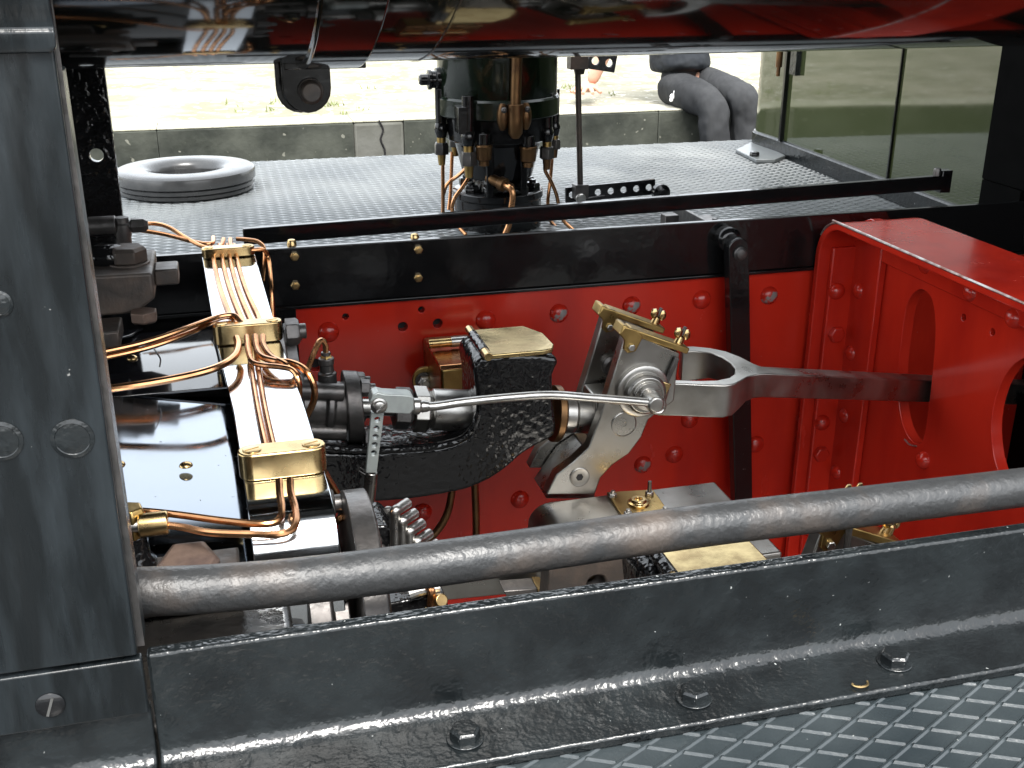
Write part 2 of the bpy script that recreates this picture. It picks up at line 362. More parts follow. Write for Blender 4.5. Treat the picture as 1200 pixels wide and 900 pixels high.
# black valence angle along the top of it
va = thing('frame_angle', (.5, 1.54, -.02), 'far black angle iron with small brass nuts along the top of the red frame', 'angle iron')
g = G(); g.prism([V((-.6, 1.41, .0157)), V((1.9, 1.41, .0157)), V((1.9, 1.41, .092)), V((-.6, 1.41, .092))], (0, .0095, 0)); g.build('angle_iron', 'black', va, .0012, 3)
g = G(); g.box((-.6, 1.4075, .0100), (1.9, 1.4185, .0152)); g.build('lower_lip', 'black', va, .0014)
qs = [A(345, 300, Y=1.41), A(346, 334, Y=1.41), A(490, 292, Y=1.41), A(490, 325, Y=1.41)]
o = G().hexn(qs[0], -Y_, .0062, .005).cyl(qs[0], qs[0]-Y_*.008, .0032).build('nut', 'brass', va, .0004, loc=qs[0]); repeat(o, qs[1:], va)
ps = [A(342, 288, Y=1.428), A(486, 281, Y=1.428)]
o = G().lathe(ps[0]-Z_*.03, Z_, [(.0062, 0), (.0062, .034), (.0045, .038), (.001, .039)], 16).build('pin', 'brass', va, .0003, loc=ps[0]); repeat(o, ps[1:], va)
# ------------------------------------------------------------------ long flat reach rod
g = G(); p0, p1 = A(285, 277, Y=1.52), A(1110, 213, Y=1.52)
g.obox((p0+p1)/2, ((p1-p0).normalized(), Y_, (p1-p0).normalized().cross(Y_)), ((p1-p0).length/2, .006, .0113))
rr = g.build('reach_rod', 'black', bevel=.0016, loc=(p0+p1)/2); tag(rr, 'long flat black reach rod lying above the far running board', 'rod')
p = A(1108, 213, Y=1.513); G().box((p.x-.006, 1.514, p.z-.018), (p.x+.012, 1.53, p.z+.017)).build('end_fork', 'black', rr, .001)
p = A(1098, 203, Y=1.52); G().hexn(p-Z_*.004, Z_, .006, .012).build('pin', 'darksteel', rr, .0004)
p = A(783, 249, Y=1.545); G().box((p.x-.011, 1.528, -.002), (p.x+.011, 1.548, .075)).build('support', 'darksteel', rr, .001)
p = A(805, 255, Z=.004); tr = G(); tr.box((p.x-.02, 1.66, .001), (p.x+.045, 1.80, .006)).box((p.x-.026, 1.66, .006), (p.x-.02, 1.80, .03))
tag(tr.build('angle_bracket', 'darksteel', bevel=.001, loc=p), 'small dark angle bracket on the far running board behind the reach rod', 'bracket')
p = A(838, 253, Z=0.03); tag(G().hexn(V((p.x, p.y, 0.001)), Z_, .009, .009).cyl(V((p.x, p.y, .009)), V((p.x, p.y, .026)), .0045).build('bolt', 'darksteel', bevel=.0006, loc=(p.x, p.y, 0)), 'small dark bolt standing up from the far tread plate', 'bolt')

# ------------------------------------------------------------------ rubber ring
c = V((-.071, 2.285, .001)); R = .134
pf = [(.066, .030), (.066, .006), (.072, 0), (.122, 0), (.129, .004), (.130, .010), (.128, .0115), (.1315, .0135), (.132, .020), (.130, .0215), (.134, .024), (.1345, .038), (.133, .043), (.129, .0455), (.118, .0470), (.095, .0475), (.080, .0465), (.072, .043), (.067, .036), (.066, .030)]
g = G(); u = 48
g.loft([[c+V((r*math.cos(2*PI*i/u), r*math.sin(2*PI*i/u), h)) for i in range(u)] for r, h in pf], caps=False)
tag(g.build('rubber_ring', 'rubber', bevel=0, loc=c), 'thick grey rubber ring lying flat on the far tread plate', 'rubber ring')

# ------------------------------------------------------------------ boiler
BY, BR = .98, .50; BZ = .3589+1.0043*BR
bo = thing('boiler', (.5, BY, BZ-BR), 'glossy black boiler barrel filling the top of the picture', 'boiler')
def barrel(x0, x1, r, n=160): return G().lathe((x0, BY, BZ), X_, [(r*.9, 0), (r, .0), (r, x1-x0), (r*.9, x1-x0)], n)
barrel(-.115, 1.9, BR).build('barrel', 'boiler', bo, 0)
xa = A(410, 78, Y=.98).x; xb = A(348, 78, Y=.98).x
barrel(xb, xa, BR+.005).build('band', 'boiler', bo, .002)
xs = A(474, 72, Y=.98).x; barrel(xs, xs+.0015, BR+.0008).build('seam', 'black', bo, 0)
barrel(1.02, 1.9, BR+.006).build('cladding', 'boiler', bo, .002)
# clamp lugs under the band
cl = thing('clamp_bracket', A(355, 85, Y=1.06), 'dark clamp bracket with one bolt hanging under the boiler band', 'bracket')
for dx, dy, m_ in ((-.004, .022, 'blackworn'), (.002, 0, 'blackworn')):
    c = A(357, 104, Y=.985+dy); c = c+V((dx, 0, 0)); r = .0205
    pts = [c+V((-r, 0, .03)), c+V((-r, 0, 0))]+[c+V((-r*math.cos(t*PI/10), 0, -r*math.sin(t*PI/10))) for t in range(1, 10)]+[c+V((r, 0, 0)), c+V((r, 0, .03))]
    G().prism(pts, (0, .008, 0)).build('lug', m_, cl, .001)
c = A(357, 107, Y=.983)+V((.005, 0, 0)); G().lathe(c, -Y_, [(.011, 0), (.011, .002), (.0095, .0025), (.0095, .009), (.0075, .011)], 20).build('bolt', 'rustblock', cl, .0005)
G().box((c.x-.021, .98, c.z+.018), (c.x+.048, 1.04, c.z+.024)).build('pad', 'blackworn', cl, .001)

# ------------------------------------------------------------------ black smokebox side behind the side plate
g = G(); xl = -.121
sb = thing('smokebox_plate', (-.25, 1.43, 0), 'black textured plate with one round hole behind the tall side plate', 'steel plate')
hc = A(113, 182, Y=1.37)
G().prism([V((-.7, 1.37, -.1)), V((xl, 1.37, -.1)), V((xl+.003, 1.37, .45)), V((-.7, 1.37, .45))], (0, .012, 0), [circle(hc, .0078, 18)]).build('plate', 'castblack', sb, .001)
G().box((-.7, .70, .375), (-.118, 1.33, .9)).build('saddle_block', 'black', sb, .004)

# ------------------------------------------------------------------ lubricator pump on the far board
PY = 1.85; PA = V((A(583, 150, Y=PY).x, PY, 0))
def pz(y): return A(583, y, Y=PY).z
def pR(px): return px*.00147
lu = thing('lubricator', (PA.x, PY, 0), 'dark green drum lubricator ringed with plunger fittings on the far board', 'lubricator')
c = V((PA.x, PY, 0))
G().lathe(c, Z_, [(pR(67), pz(115)), (pR(68), pz(112)), (pR(68), pz(40)), (pR(60), pz(36))], 40).build('drum', 'darkgreen', lu, .001)
G().lathe(c, Z_, [(pR(68), pz(133)), (pR(71), pz(131)), (pR(71), pz(112)), (pR(69), pz(109))], 40).build('rim', 'darkgreen', lu, .001)
G().lathe(c, Z_, [(pR(40), pz(205)), (pR(50), pz(165)), (pR(60), pz(160)), (pR(62), pz(131))], 32).build('lower_body', 'black', lu, .001)
G().lathe(c, Z_, [(pR(34), pz(224)), (pR(30), pz(214)), (pR(30), pz(190)), (pR(36), pz(170))], 28).build('neck', 'black', lu, .001)
b_ = G().lathe(c, Z_, [(pR(49), -.012), (pR(51), -.008), (pR(51), pz(230)), (pR(53), pz(228)), (pR(53), pz(221)), (pR(50), pz(219))], 40).build('base', 'black', lu, .0008)
a0 = [-150, -115, -65, -30, 20, 80, 140]
bp = [c+V((pR(42)*math.cos(math.radians(a)), pR(42)*math.sin(math.radians(a)), pz(220))) for a in a0]
o = G().hexn(bp[0], Z_, .0135, .013).cyl(bp[0], bp[0]+Z_*.018, .006).build('bolt', 'black', lu, .0008, loc=bp[0]); repeat(o, bp[1:], lu)
# ribs on the neck front
for dx in (-.03, .028): G().box((c.x+dx-.006, PY-pR(48), pz(222)), (c.x+dx+.006, PY-pR(20), pz(150))).build('rib', 'black', lu, .002)
# plungers round the drum
def plunger(px, py, dy, s, low):
    q = A(px, py, Y=PY+dy)
    f = G().lathe(q, Z_, [(.008*s, -.004), (.0105*s, .004), (.0115*s, .012), (.009*s, .02), (.004*s, .023)], 16).cyl(q+V((0, 0, .018)), q+V((0, 0, .075)), .009*s).build('plunger', 'black', lu, .0004)
    G().cyl(q-Z_*.014*s, q-Z_*.002, .0075*s).build('collar', 'olive', f, .0004)
    G().hexn(q-Z_*.032*s, Z_, .0125*s, .02*s).build('nut', 'darksteel', f, .0006)
    G().cyl(q-Z_*.050*s, q-Z_*.031*s, .0055*s, .0075*s).build('tail', 'bronze' if low else 'olive', f, .0003)
plunger(517, 158, -.01, 1.0, 0); plunger(549, 168, -.085, 1.1, 0); plunger(641, 163, -.06, 1.0, 1); plunger(650, 156, .02, .85, 1); plunger(533, 152, .05, .9, 0)
for px, py, dy in ((567, 178, -.09), (619, 180, -.08)):
    q = A(px, py, Y=PY+dy)
    f = G().lathe(q, Z_, [(.0085, -.022), (.0085, -.014), (.0125, -.012), (.0135, .006), (.015, .009), (.014, .012)], 20).build('oil_cup', 'bronze', lu, .0004)
    G().cyl(q+Z_*.012, q+Z_*.030, .0115).build('cap', 'black', f, .001)
q = A(544, 142, Y=PY-.09); G().box((q.x-.010, q.y-.004, q.z-.02), (q.x+.010, q.y+.03, q.z+.022)).build('block', 'black', lu, .001)
# sight tube with its bronze fitting
q0, q1 = A(606, 60, Y=PY-.108), A(604, 124, Y=PY-.108); G().cyl(q1, q0, .0085).build('sight_tube', 'bronze', lu, 0)
q = A(604, 137, Y=PY-.108)
f = G().lathe(q, Z_, [(.006, -.034), (.0115, -.026), (.0125, -.005), (.013, .02)], 20).build('tube_fitting', 'bronze', lu, .0005)
for dx in (-.02, .018):
    G().sphere(q+V((dx, .004, .0)), .012, (.8, .8, 1.9)).build('wing', 'bronze', f, 0)
    G().dome(q+V((dx, -.006, .012)), -Y_, .005, .004).build('screw', 'darksteel', f, 0)
# side knob
q = A(514, 93, Y=PY); G().lathe(q, -X_, [(.019, -.01), (.019, .005), (.014, .006), (.014, .012), (.016, .013), (.016, .018), (.009, .019), (.009, .030), (.006, .033)], 20).build('knob', 'black', lu, .0006)
q = A(583, 213, Y=PY-.075); f = G().lathe(q, V((.6, -.75, -.25)), [(.009, -.02), (.009, .004), (.012, .006), (.012, .016), (.008, .018), (.008, .03)], 18).build('elbow_union', 'bronze', lu, .0005)
pp = [[(519, 188, -.01), (519, 250, -.012), (517, 268, -.03)], [(530, 178, .05), (528, 225, .04), (526, 246, .03)],
      [(550, 190, -.085), (550, 205, -.086), (543, 218, -.09), (533, 232, -.09), (530, 246, -.09), (535, 262, -.10), (546, 275, -.12)],
      [(552, 192, -.02), (538, 205, -.01), (524, 216, 0), (519, 230, 0)],
      [(639, 190, -.06), (639, 200, -.06), (646, 213, -.06), (652, 228, -.06), (655, 242, -.06), (660, 258, -.07), (672, 270, -.08)],
      [(647, 186, .02), (645, 210, .02), (642, 238, .01), (645, 258, -.02), (656, 270, -.05)],
      [(616, 192, -.06), (613, 205, -.05), (612, 222, -.04)]]
for p in pp: G().tube([A(x, y, Y=PY+d) for x, y, d in p], .0032, 8).build('pipe', 'copper', lu, 0)
G().tube([A(x, y, Y=PY+d) for x, y, d in [(588, 216, -.085), (597, 219, -.10), (601, 228, -.105), (599, 245, -.105), (597, 262, -.105), (592, 275, -.105)]], .0050, 10).build('pipe', 'copper', lu, 0)

# ------------------------------------------------------------------ lever rod beside the lubricator
RY = 1.88
lr = thing('lever_rod', A(680, 226, Y=RY), 'thin upright dark rod with a fork at each end beside the lubricator', 'rod')
q0, q1 = A(680, 218, Y=RY), A(677, 80, Y=RY); G().cyl(q0, q1, .0052, n=14).build('rod', 'rustblock', lr, 0)
def blk(cx, cy, w, h, d, y, name, m_, par, bv=.001):
    q = A(cx, cy, Y=y); return G().box((q.x-w/2, y-d/2, q.z-h/2), (q.x+w/2, y+d/2, q.z+h/2)).build(name, m_, par, bv)
blk(677, 73, .032, .022, .024, RY, 'fork', 'rustblock', lr); blk(680, 224, .025, .026, .022, RY, 'fork', 'darksteel', lr)
q = A(679, 84, Y=RY); G().cyl(q-Z_*.004, q+Z_*.008, .008, .011, 14).build('neck', 'rustblock', lr, 0)
q = A(680, 232, Y=RY-.011); G().lathe(q, -Y_, [(.009, 0), (.009, .006), (.007, .008)], 16).build('pin', 'bright', lr, .0005)
def holed(px0, px1, y, w, nh, r, name, label, m_='black', tk=.006):
    a, b = A(*px0, Y=y), A(*px1, Y=y); d = (b-a).normalized(); n = V((-d.z, 0, d.x)); L_ = (b-a).length
    hs = [circle(a+d*(L_*(i+.5)/nh), r, 14) for i in range(nh)]
    g = G().prism([a-n*w, b-n*w, b+n*w, a+n*w], (0, tk, 0), hs)
    return tag(g.build(name, m_, bevel=.0008, loc=a), label, 'lever')
holed((663, 229), (768, 219), RY+.013, .014, 7, .006, 'perforated_lever', 'black lever drilled with a row of holes at the foot of the thin rod')
holed((690, 70), (722, 75), RY+.013, .015, 2, .007, 'perforated_lever', 'black drilled lever end just under the boiler beside the rod top')
q = A(775, 226, Y=1.86); G_ = G().lathe(q, -Y_, [(.016, -.01), (.016, .004), (.008, .006), (.008, .012)], 18)
tag(G_.build('pivot_boss', 'black', bevel=.0006, loc=q), 'small round black pivot boss at the right end of the drilled lever', 'pivot')

# ------------------------------------------------------------------ side tank
tk = thing('side_tank', (1.6, 2.1, 0), 'glossy olive green side tank mirroring the platform on the right', 'tank')
TX0, TX1 = 1.212, 1.258
def tankrow(z, off=0):
    pts = [V((TX0-off, 1.56, z)), V((TX0+(TX1-TX0)*.85-off, 2.36, z))]
    c = V((TX1+.082, 2.455, 0)); r = .090+off
    pts += [V((c.x-r*math.cos(t*PI/2/8), c.y+r*math.sin(t*PI/2/8)*.95, z)) for t in range(0, 9)]
    return pts+[V((2.6, 2.545+off, z)), V((2.6, 1.56, z))]
G().loft([tankrow(0.001), tankrow(.75)]).build('shell', 'green', tk, 0)
G().loft([tankrow(.0015, .007), tankrow(.034, .007), tankrow(.038, .004)]).build('base_angle', 'plate', tk, .0015)
def strip(px, top, bot, w, name, m_, off, X=None):
    xx = TX0+(TX1-TX0)*.5
    a, b = A(*top, X=X or xx), A(*bot, X=X or xx)
    return G().box((min(a.x, b.x)-off, (a.y+b.y)/2-w/2, .036), (a.x+.05, (a.y+b.y)/2+w/2, .7)).build(name, m_, tk, .0004)
yy = A(1043, 200, X=1.228).y; strip(0, (1052, 130), (1050, 140), .004, 'seam', 'black', .006, 1.228)
ys = A(920, 120, X=1.247).y
G().box((1.2395, ys-.004, .036), (1.30, ys+.004, .7)).build('seam', 'black', tk, .0004)
q = A(929, 76, X=1.235); G().box((q.x, q.y-.014, q.z-.022), (q.x+.02, q.y+.014, q.z+.09)).build('hinge', 'plate', tk, .001)
q = A(912, 84, X=1.24); G().cyl(q-Z_*.010, q+Z_*.012, .0045, n=12).cyl(q+Z_*.010, q+Z_*.1, .0075, n=12).build('handle', 'bronze', tk, .0005)
q0, q1 = A(862, 178, Z=.003), A(905, 190, Z=.003)
G().prism([A(862, 179, Z=.002), A(884, 168, Z=.002), A(920, 186, Z=.002), A(908, 191, Z=.002), A(886, 191, Z=.002)], (0, 0, .008)).build('foot_plate', 'treadfar', tk, .0015)
q = A(884, 183, Z=.010); G().hexn(q, Z_, .011, .010).build('bolt', 'black', tk, .0006)
# black support between boiler and frames
bs = thing('boiler_support', (1.3, 1.1, -.3), 'plain black support plate under the boiler at the right edge', 'steel plate')
G().box((1.19, .62, .100), (1.30, 1.548, .55)).build('upper_plate', 'mattblack', bs, .003)
G().box((1.195, .62, -.6), (1.30, 1.385, .099)).build('lower_plate', 'mattblack', bs, .003)
G().box((1.192, 1.4525, .0008), (1.30, 1.548, .0995)).build('rear_plate', 'mattblack', bs, .001)

# ------------------------------------------------------------------ hanging link on the frame
hl = thing('hanging_link', A(870, 590, Y=1.38), 'upright black flat bar with a round pin at its top on the red frame', 'link')
a, b = A(866, 292, Y=1.372), A(872, 600, Y=1.372)
w_ = .0155
cap = [a+V((-w_*math.cos(t*PI/8), 0, w_*math.sin(t*PI/8))) for t in range(9)]
G().prism(cap+[b+V((w_*.93, 0, 0)), b+V((-w_*.93, 0, 0))], (0, .018, 0)).build('bar', 'blackworn', hl, .0014, 3)
q = A(857, 282, Y=1.388); G().lathe(q+Y_*.02, -Y_, [(.0165, -.004), (.018, .014), (.012, .02)], 22).build('bush', 'black', hl, .002)
q = A(867, 297, Y=1.3718); G().lathe(q, -Y_, [(.010, 0), (.010, .003), (.008, .004), (.007, .007), (.003, .008)], 20).build('pin', 'darksteel', hl, .0004)

# ------------------------------------------------------------------ red motion bracket
mb = thing('motion_bracket', (.97, 1.4, -.75), 'big red flanged bracket with oval slot and round hole at the right', 'bracket')
WX = .888
def W(x, y): return A(x, y, X=WX)
zt = .093
sl = [W(x, y) for x, y in ((1056, 400), (1062, 360), (1072, 342), (1083, 340), (1092, 352), (1096, 380), (1094, 420), (1089, 470), (1083, 510), (1077, 520), (1066, 514), (1056, 490), (1052, 450))]
hc = A(1208, 505, X=WX); 
web = [V((WX, 1.418, -.78)), V((WX, 1.418, zt-.02)), V((WX, 1.38, zt-.004)), V((WX, .62, zt-.004)), V((WX, .62, -.78))]
rh = [hc+V((0, .069*math.cos(t*2*PI/36), .090*math.sin(t*2*PI/36))) for t in range(36)]
sh = [W(1190, 0).x and (A(x, y, X=WX)) for x, y in ()]
small = [circle(W(1129, 372), .0045, 12, X_), circle(W(1163, 389), .0045, 12, X_)]
G().prism(web, (.016, 0, 0), [smoothloop(sl, 3), rh]+small).build('web', 'red', mb, .0008)
# flange: one bent strip from the frame foot, round the corner, along the top
fx0 = .822; fx1 = .952; rc = .060; th = .0105
prof = [(1.408, -.78), (1.408, zt-rc)]
prof += [(1.408-rc+rc*math.cos(t*PI/2/8), zt-rc+rc*math.sin(t*PI/2/8)) for t in range(1, 9)]
prof += [(1.1, zt), (.60, zt)]
def off(d):
    o_ = [(1.408-d, -.78), (1.408-d, zt-rc)]; r2 = rc-d
    o_ += [(1.408-rc+r2*math.cos(t*PI/2/8), zt-rc+r2*math.sin(t*PI/2/8)) for t in range(1, 9)]
    return o_+[(1.1, zt-d), (.60, zt-d)]
ring = prof+off(th)[::-1]
G().loft([[V((fx0, y, z)) for y, z in ring], [V((fx1, y, z)) for y, z in ring]]).build('flange', 'redworn', mb, .0018, 3)
# bare metal along the flange edge
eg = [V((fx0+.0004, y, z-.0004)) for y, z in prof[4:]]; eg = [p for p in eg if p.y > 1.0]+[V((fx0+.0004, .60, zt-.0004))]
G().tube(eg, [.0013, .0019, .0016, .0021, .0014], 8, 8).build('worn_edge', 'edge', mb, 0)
# inner angle irons riveted to the web
G().box((WX-.012, 1.325, -.78), (WX-.0005, 1.397, zt-.03)).build('angle_leg', 'red', mb, .002, 3)
G().box((WX-.0115, .62, zt-.052), (WX-.0008, 1.3245, zt-.0125)).build('angle_leg', 'red', mb, .002, 3)
G().box((fx0+.018, 1.389, -.78), (WX-.009, 1.3972, zt-.046)).build('foot_leg', 'red', mb, .002, 3)
rivets(mb, [A(980, 341, Y=1.389), A(963, 495, Y=1.389), A(950, 620, Y=1.389)], -Y_, .0125, .011)
hx = [A(979, 391, Y=1.389), A(961, 531, Y=1.389)]
o = G().hexn(hx[0], -Y_, .013, .009).build('bolt', 'red', mb, .0008, loc=hx[0]); repeat(o, hx[1:], mb)
rivets(mb, [W(1014, 340)-X_*.008, W(1005, 413)-X_*.008, W(997, 486)-X_*.008, W(988, 552)-X_*.008, W(1083, 539), W(1093, 310)-X_*.0075, W(1146, 342)-X_*.0075, W(1196, 372)-X_*.0075], -X_, .0125, .011)
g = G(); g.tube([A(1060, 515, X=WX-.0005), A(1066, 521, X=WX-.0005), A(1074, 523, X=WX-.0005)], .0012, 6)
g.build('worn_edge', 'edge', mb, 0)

# ------------------------------------------------------------------ connecting rod with its fork
def P1(x, y): return A(x, y, Y=1.085)
cr = thing('eccentric_rod', (.7, 1.12, -.05), 'bare steel eccentric rod with an open fork running through the red bracket', 'rod')
def rod_parts(par):
    rz0 = A(880, 437, Y=1.125).z; rz1 = A(880, 472, Y=1.125).z
    xe = A(845, 460, Y=1.1).x; xj = A(900, 455, Y=1.12).x
    za, zb = P1(800, 448).z, P1(800, 486).z
    xs0 = A(775, 460, Y=1.085).x
    # seen from above: two tines round an open slot, joining into the blade
    def T(x, y, dz=0): return A(x, y, Z=za+dz)
    e0 = A(1085, 446, X=.886)
    front = [T(772, 449), T(800, 449.5), T(830, 451), T(850, 451.5), T(861, 449.5), T(869, 445.5), T(877, 441), T(886, 438.5), T(896, 437.6)]
    dr_ = (V((e0.x, e0.y, 0))-V((front[-1].x, front[-1].y, 0))).normalized(); pe_ = V((-dr_.y, dr_.x, 0))
    far = V((e0.x, e0.y, 0))+dr_*.30
    back0 = V((front[-1].x, front[-1].y, 0))+pe_*.024
    back = [far+pe_*.024, back0+dr_*.02, T(884, 425.2), T(868, 418), T(851, 411.5), T(832, 407.5), T(812, 405.5), T(797, 406)]
    slot = [T(800, 411.5), T(815, 411), T(832, 413), T(846, 418), T(856, 425), T(861, 432), T(860.5, 438), T(854, 442.5), T(840, 445.5), T(820, 446), T(790, 445), T(772, 444.5)]
    pl = [(p.x, p.y) for p in front+[far]+back+slot]
    x0_ = front[0].x; xm = front[-1].x
    def top(x): return za+(e0.z-za)*max(0, (x-xm)/(e0.x-xm))
    def bot(x):
        t = max(0, min(1, (x-T(855, 450).x)/(T(884, 440).x-T(855, 450).x))); t = t*t*(3-2*t)
        return zb+t*.010+(e0.z-za-.001)*max(0, (x-xm)/(e0.x-xm))
    g = G(); g.loft([[V((x, y, top(x))) for x, y in pl], [V((x, y, bot(x))) for x, y in pl]], caps=False)
    bm = g.bm; bm.verts.ensure_lookup_table(); n = len(pl)
    for base in (0, n):
        es = [bm.edges.get((bm.verts[base+i], bm.verts[base+(i+1) % n])) for i in range(n)]
        bmesh.ops.triangle_fill(bm, use_beauty=True, edges=es, normal=(0, 0, 1))
    return g.build('rod', 'steel', par, .0016, 3)
rod_parts(cr)

# ------------------------------------------------------------------ expansion link
el = thing('expansion_link', A(660, 580, Y=1.12), 'slanted two-plate steel expansion link with brass caps and wing nuts', 'link')
fo = [(735, 388), (797, 414), (793, 440), (790, 470), (760, 492), (752, 512), (737, 532), (718, 545), (704, 560), (697, 580), (640, 580), (652, 556), (672, 541), (690, 524), (703, 490), (714, 455)]
LP = [A(x, y, Y=1.080) for x, y in fo]
def plateY(pts, y0, t): return G().prism([V((p.x, y0, p.z)) for p in pts], (0, t, 0))
p_ = plateY(LP, 1.080, .016).build('plate', 'steel', el, .0016, 3)
p2 = plateY(LP, 1.152, .016).build('plate', 'steel', el, .0016, 3)
lo_ = [A(x, y, Y=1.096) for x, y in ((668, 545), (690, 530), (703, 545), (697, 585), (640, 585))]
plateY(lo_, 1.0965, .055).build('distance_piece', 'steel', el, .002)
# bosses and pin
q = A(752, 457, Y=1.080)
bossp = [(.031, 0), (.031, .005), (.0285, .0065), (.0235, .0065), (.0235, .015), (.0205, .018), (.0165, .018), (.0165, .022), (.0105, .023), (.0105, .048), (.009, .0495), (.009, .0515), (.006, .052)]
pin = G().lathe(q, -Y_, bossp, 32).build('pin', 'steel', el, .0005)
ce = q-Y_*.0525; G().tube([ce+V((.0062*math.cos(a), 0, .0062*math.sin(a))) for a in [i*PI/6 for i in range(12)]], .0012, 6, 2).build('split_ring', 'bright', pin, 0)
q = A(731, 497, Y=1.0798); d_ = G().lathe(q, -Y_, [(.0150, -.001), (.0150, .0008), (.0142, .0012), (.0138, .0006), (.003, .0008), (.0022, -.001)], 30).build('plug', 'steel', el, 0)
q = A(679, 559, Y=1.0798); d_ = G().lathe(q, -Y_, [(.0118, -.001), (.0118, .0010), (.0110, .0014), (.0085, .0006), (.0045, .0008)], 26).build('countersunk_screw', 'steel', el, 0)
G().lathe(q-Y_*.0009, -Y_, [(.0045, 0), (.0044, .0003)], 6).build('socket', 'hole', d_, 0)
q = A(716, 427, Y=1.152); G().lathe(q, -Y_, [(.013, 0), (.013, .006), (.009, .009)], 20).build('boss', 'darksteel', el, .0006)
# brass caps with wing nuts
def brass_cap(dy):
    a, b = A(733, 389, Y=1.080), A(800, 412, Y=1.080)
    d = (b-a).normalized(); n = V((-d.z, 0, d.x)); n = n if n.z > 0 else -n
    y = 1.080+dy; L_ = (b-a).length
    c = V((a.x, y, a.z))
    cap = G().obox(c+d*(L_*.56)+n*.003+Y_*.008, (d, Y_, n), (L_*.50, .0125, .0036)).build('brass_cap', 'olive', el, .0012)
    G().prism([c-d*.006+n*.006-Y_*.005, c+d*.010+n*.007-Y_*.005, c+d*.020+n*.002-Y_*.005, c+d*.019-n*.016-Y_*.005, c+d*.011-n*.021-Y_*.005, c+d*.004-n*.018-Y_*.005, c+d*.001-n*.008-Y_*.005, c-d*.008-n*.004-Y_*.005], (0, .0045, 0)).build('lug', 'olive', cap, .0012)
    G().obox(c-d*.004+n*.0015+Y_*.008, (d, Y_, n), (.0035, .0125, .006)).build('hinge', 'olive', cap, .0015)
    s_ = c+d*.0115-n*.013-Y_*.005; G().hexn(s_, -Y_, .0042, .0035).build('screw', 'bright', cap, .0004)
    w0 = c+d*(L_*.93)+n*.006+Y_*.008
    wn = G().lathe(w0, n, [(.0055, 0), (.0048, .008), (.003, .010)], 14).build('wing_nut', 'brass', cap, .0004)
    for sg in (-1, 1):
        t = (d*.8+Y_*.35).normalized()*sg
        G().sphere(w0+t*.0072+n*.0115, .0052, (1, .5, 1.25), 12).build('wing', 'brass', wn, 0)
    G().cyl(w0-n*.022, w0+n*.020, .0022, n=10).build('stud', 'darksteel', cap, 0)
    e0 = c+d*(L_*.93)-n*.006-Y_*.004
    G().obox(e0-n*.022, (d, Y_, n), (.0026, .0018, .020)).build('swing_bolt', 'darksteel', cap, .0004)
    G().obox(e0-n*.040, (d, Y_, n), (.006, .003, .008)).build('catch', 'brass', cap, .001)
brass_cap(0); brass_cap(.072)

# ------------------------------------------------------------------ valve spindle guide (black casting)
VY = 1.125
def P2(x, y, yy=1.085): return A(x, y, Y=yy)
vg = thing('spindle_guide', A(600, 520, Y=1.12), 'lumpy black cast spindle guide with a flat brass lid on top', 'casting')
body = [(562, 420), (650, 418), (648, 440), (649, 470), (652, 500), (648, 512), (630, 522), (612, 533), (590, 552), (565, 567), (535, 577), (480, 586), (430, 590), (350, 596), (350, 535), (420, 532), (500, 526), (530, 522), (550, 510), (558, 495), (559, 460)]
bp_ = smoothloop([P2(x, y) for x, y in body], 3)
G().prism(bp_, (0, .080, 0)).build('casting', 'castblack', vg, .005, 4)
# raised edge rib of the arm
rb = [P2(x, y, 1.083) for x, y in ((355, 520), (420, 527), (490, 525), (535, 517), (553, 503), (561, 484))]
G().tube(rb, .0042, 10).build('edge_rib', 'castblack', vg, 0)
zl = P2(600, 418).z
lid = [V((x, y, z)) for x, y, z in [(*P2(576, 417)[:2], zl), ]]
lx0, lx1 = P2(574, 417).x, P2(652, 417).x
lp = [V((lx0, 1.079, zl+.001)), V((lx1-.016, 1.079, zl+.001)), V((lx1-.005, 1.083, zl+.001)), V((lx1, 1.095, zl+.001)), V((lx1-.001, 1.135, zl+.001)), V((lx1-.016, 1.165, zl+.001)), V((lx0, 1.165, zl+.001))]
ld = G().prism(lp, (0, 0, .0055)).build('lid', 'brassoil', vg, .0012)
G().cyl(V((lx0-.004, 1.074, zl+.006)), V((lx0-.004, 1.170, zl+.006)), .0048, n=14).build('hinge_pin', 'brass', ld, .0005)
G().cyl(V((lx0-.004, 1.092, zl+.006)), V((lx0-.004, 1.150, zl+.006)), .0056, n=14).build('hinge_knuckle', 'castblack', ld, .0005)
G().box((lx0-.014, 1.086, zl-.03), (lx0-.0005, 1.16, zl-.0005)).build('hinge_lug', 'castblack', vg, .004)
# brass bush and sleeve at the right side
vx = P2(652, 480).x; vz = A(640, 485, Y=VY).z
def rz(x): return A(x, 0, Y=VY)
z_l = A(430, 477, Y=VY).z; z_r = A(690, 486, Y=VY).z; x_l = A(430, 477, Y=VY).x; x_r = A(690, 486, Y=VY).x
def ax(px):                                   # point on the spindle axis at picture column px
    t = (A(px, 480, Y=VY).x-x_l)/(x_r-x_l); return V((x_l+(x_r-x_l)*t, VY, z_l+(z_r-z_l)*t))
DX = (ax(600)-ax(400)).normalized()
G().lathe(ax(647), DX, [(.033, 0), (.033, .008), (.028, .011)], 28).build('bush', 'bronze', vg, .0008)
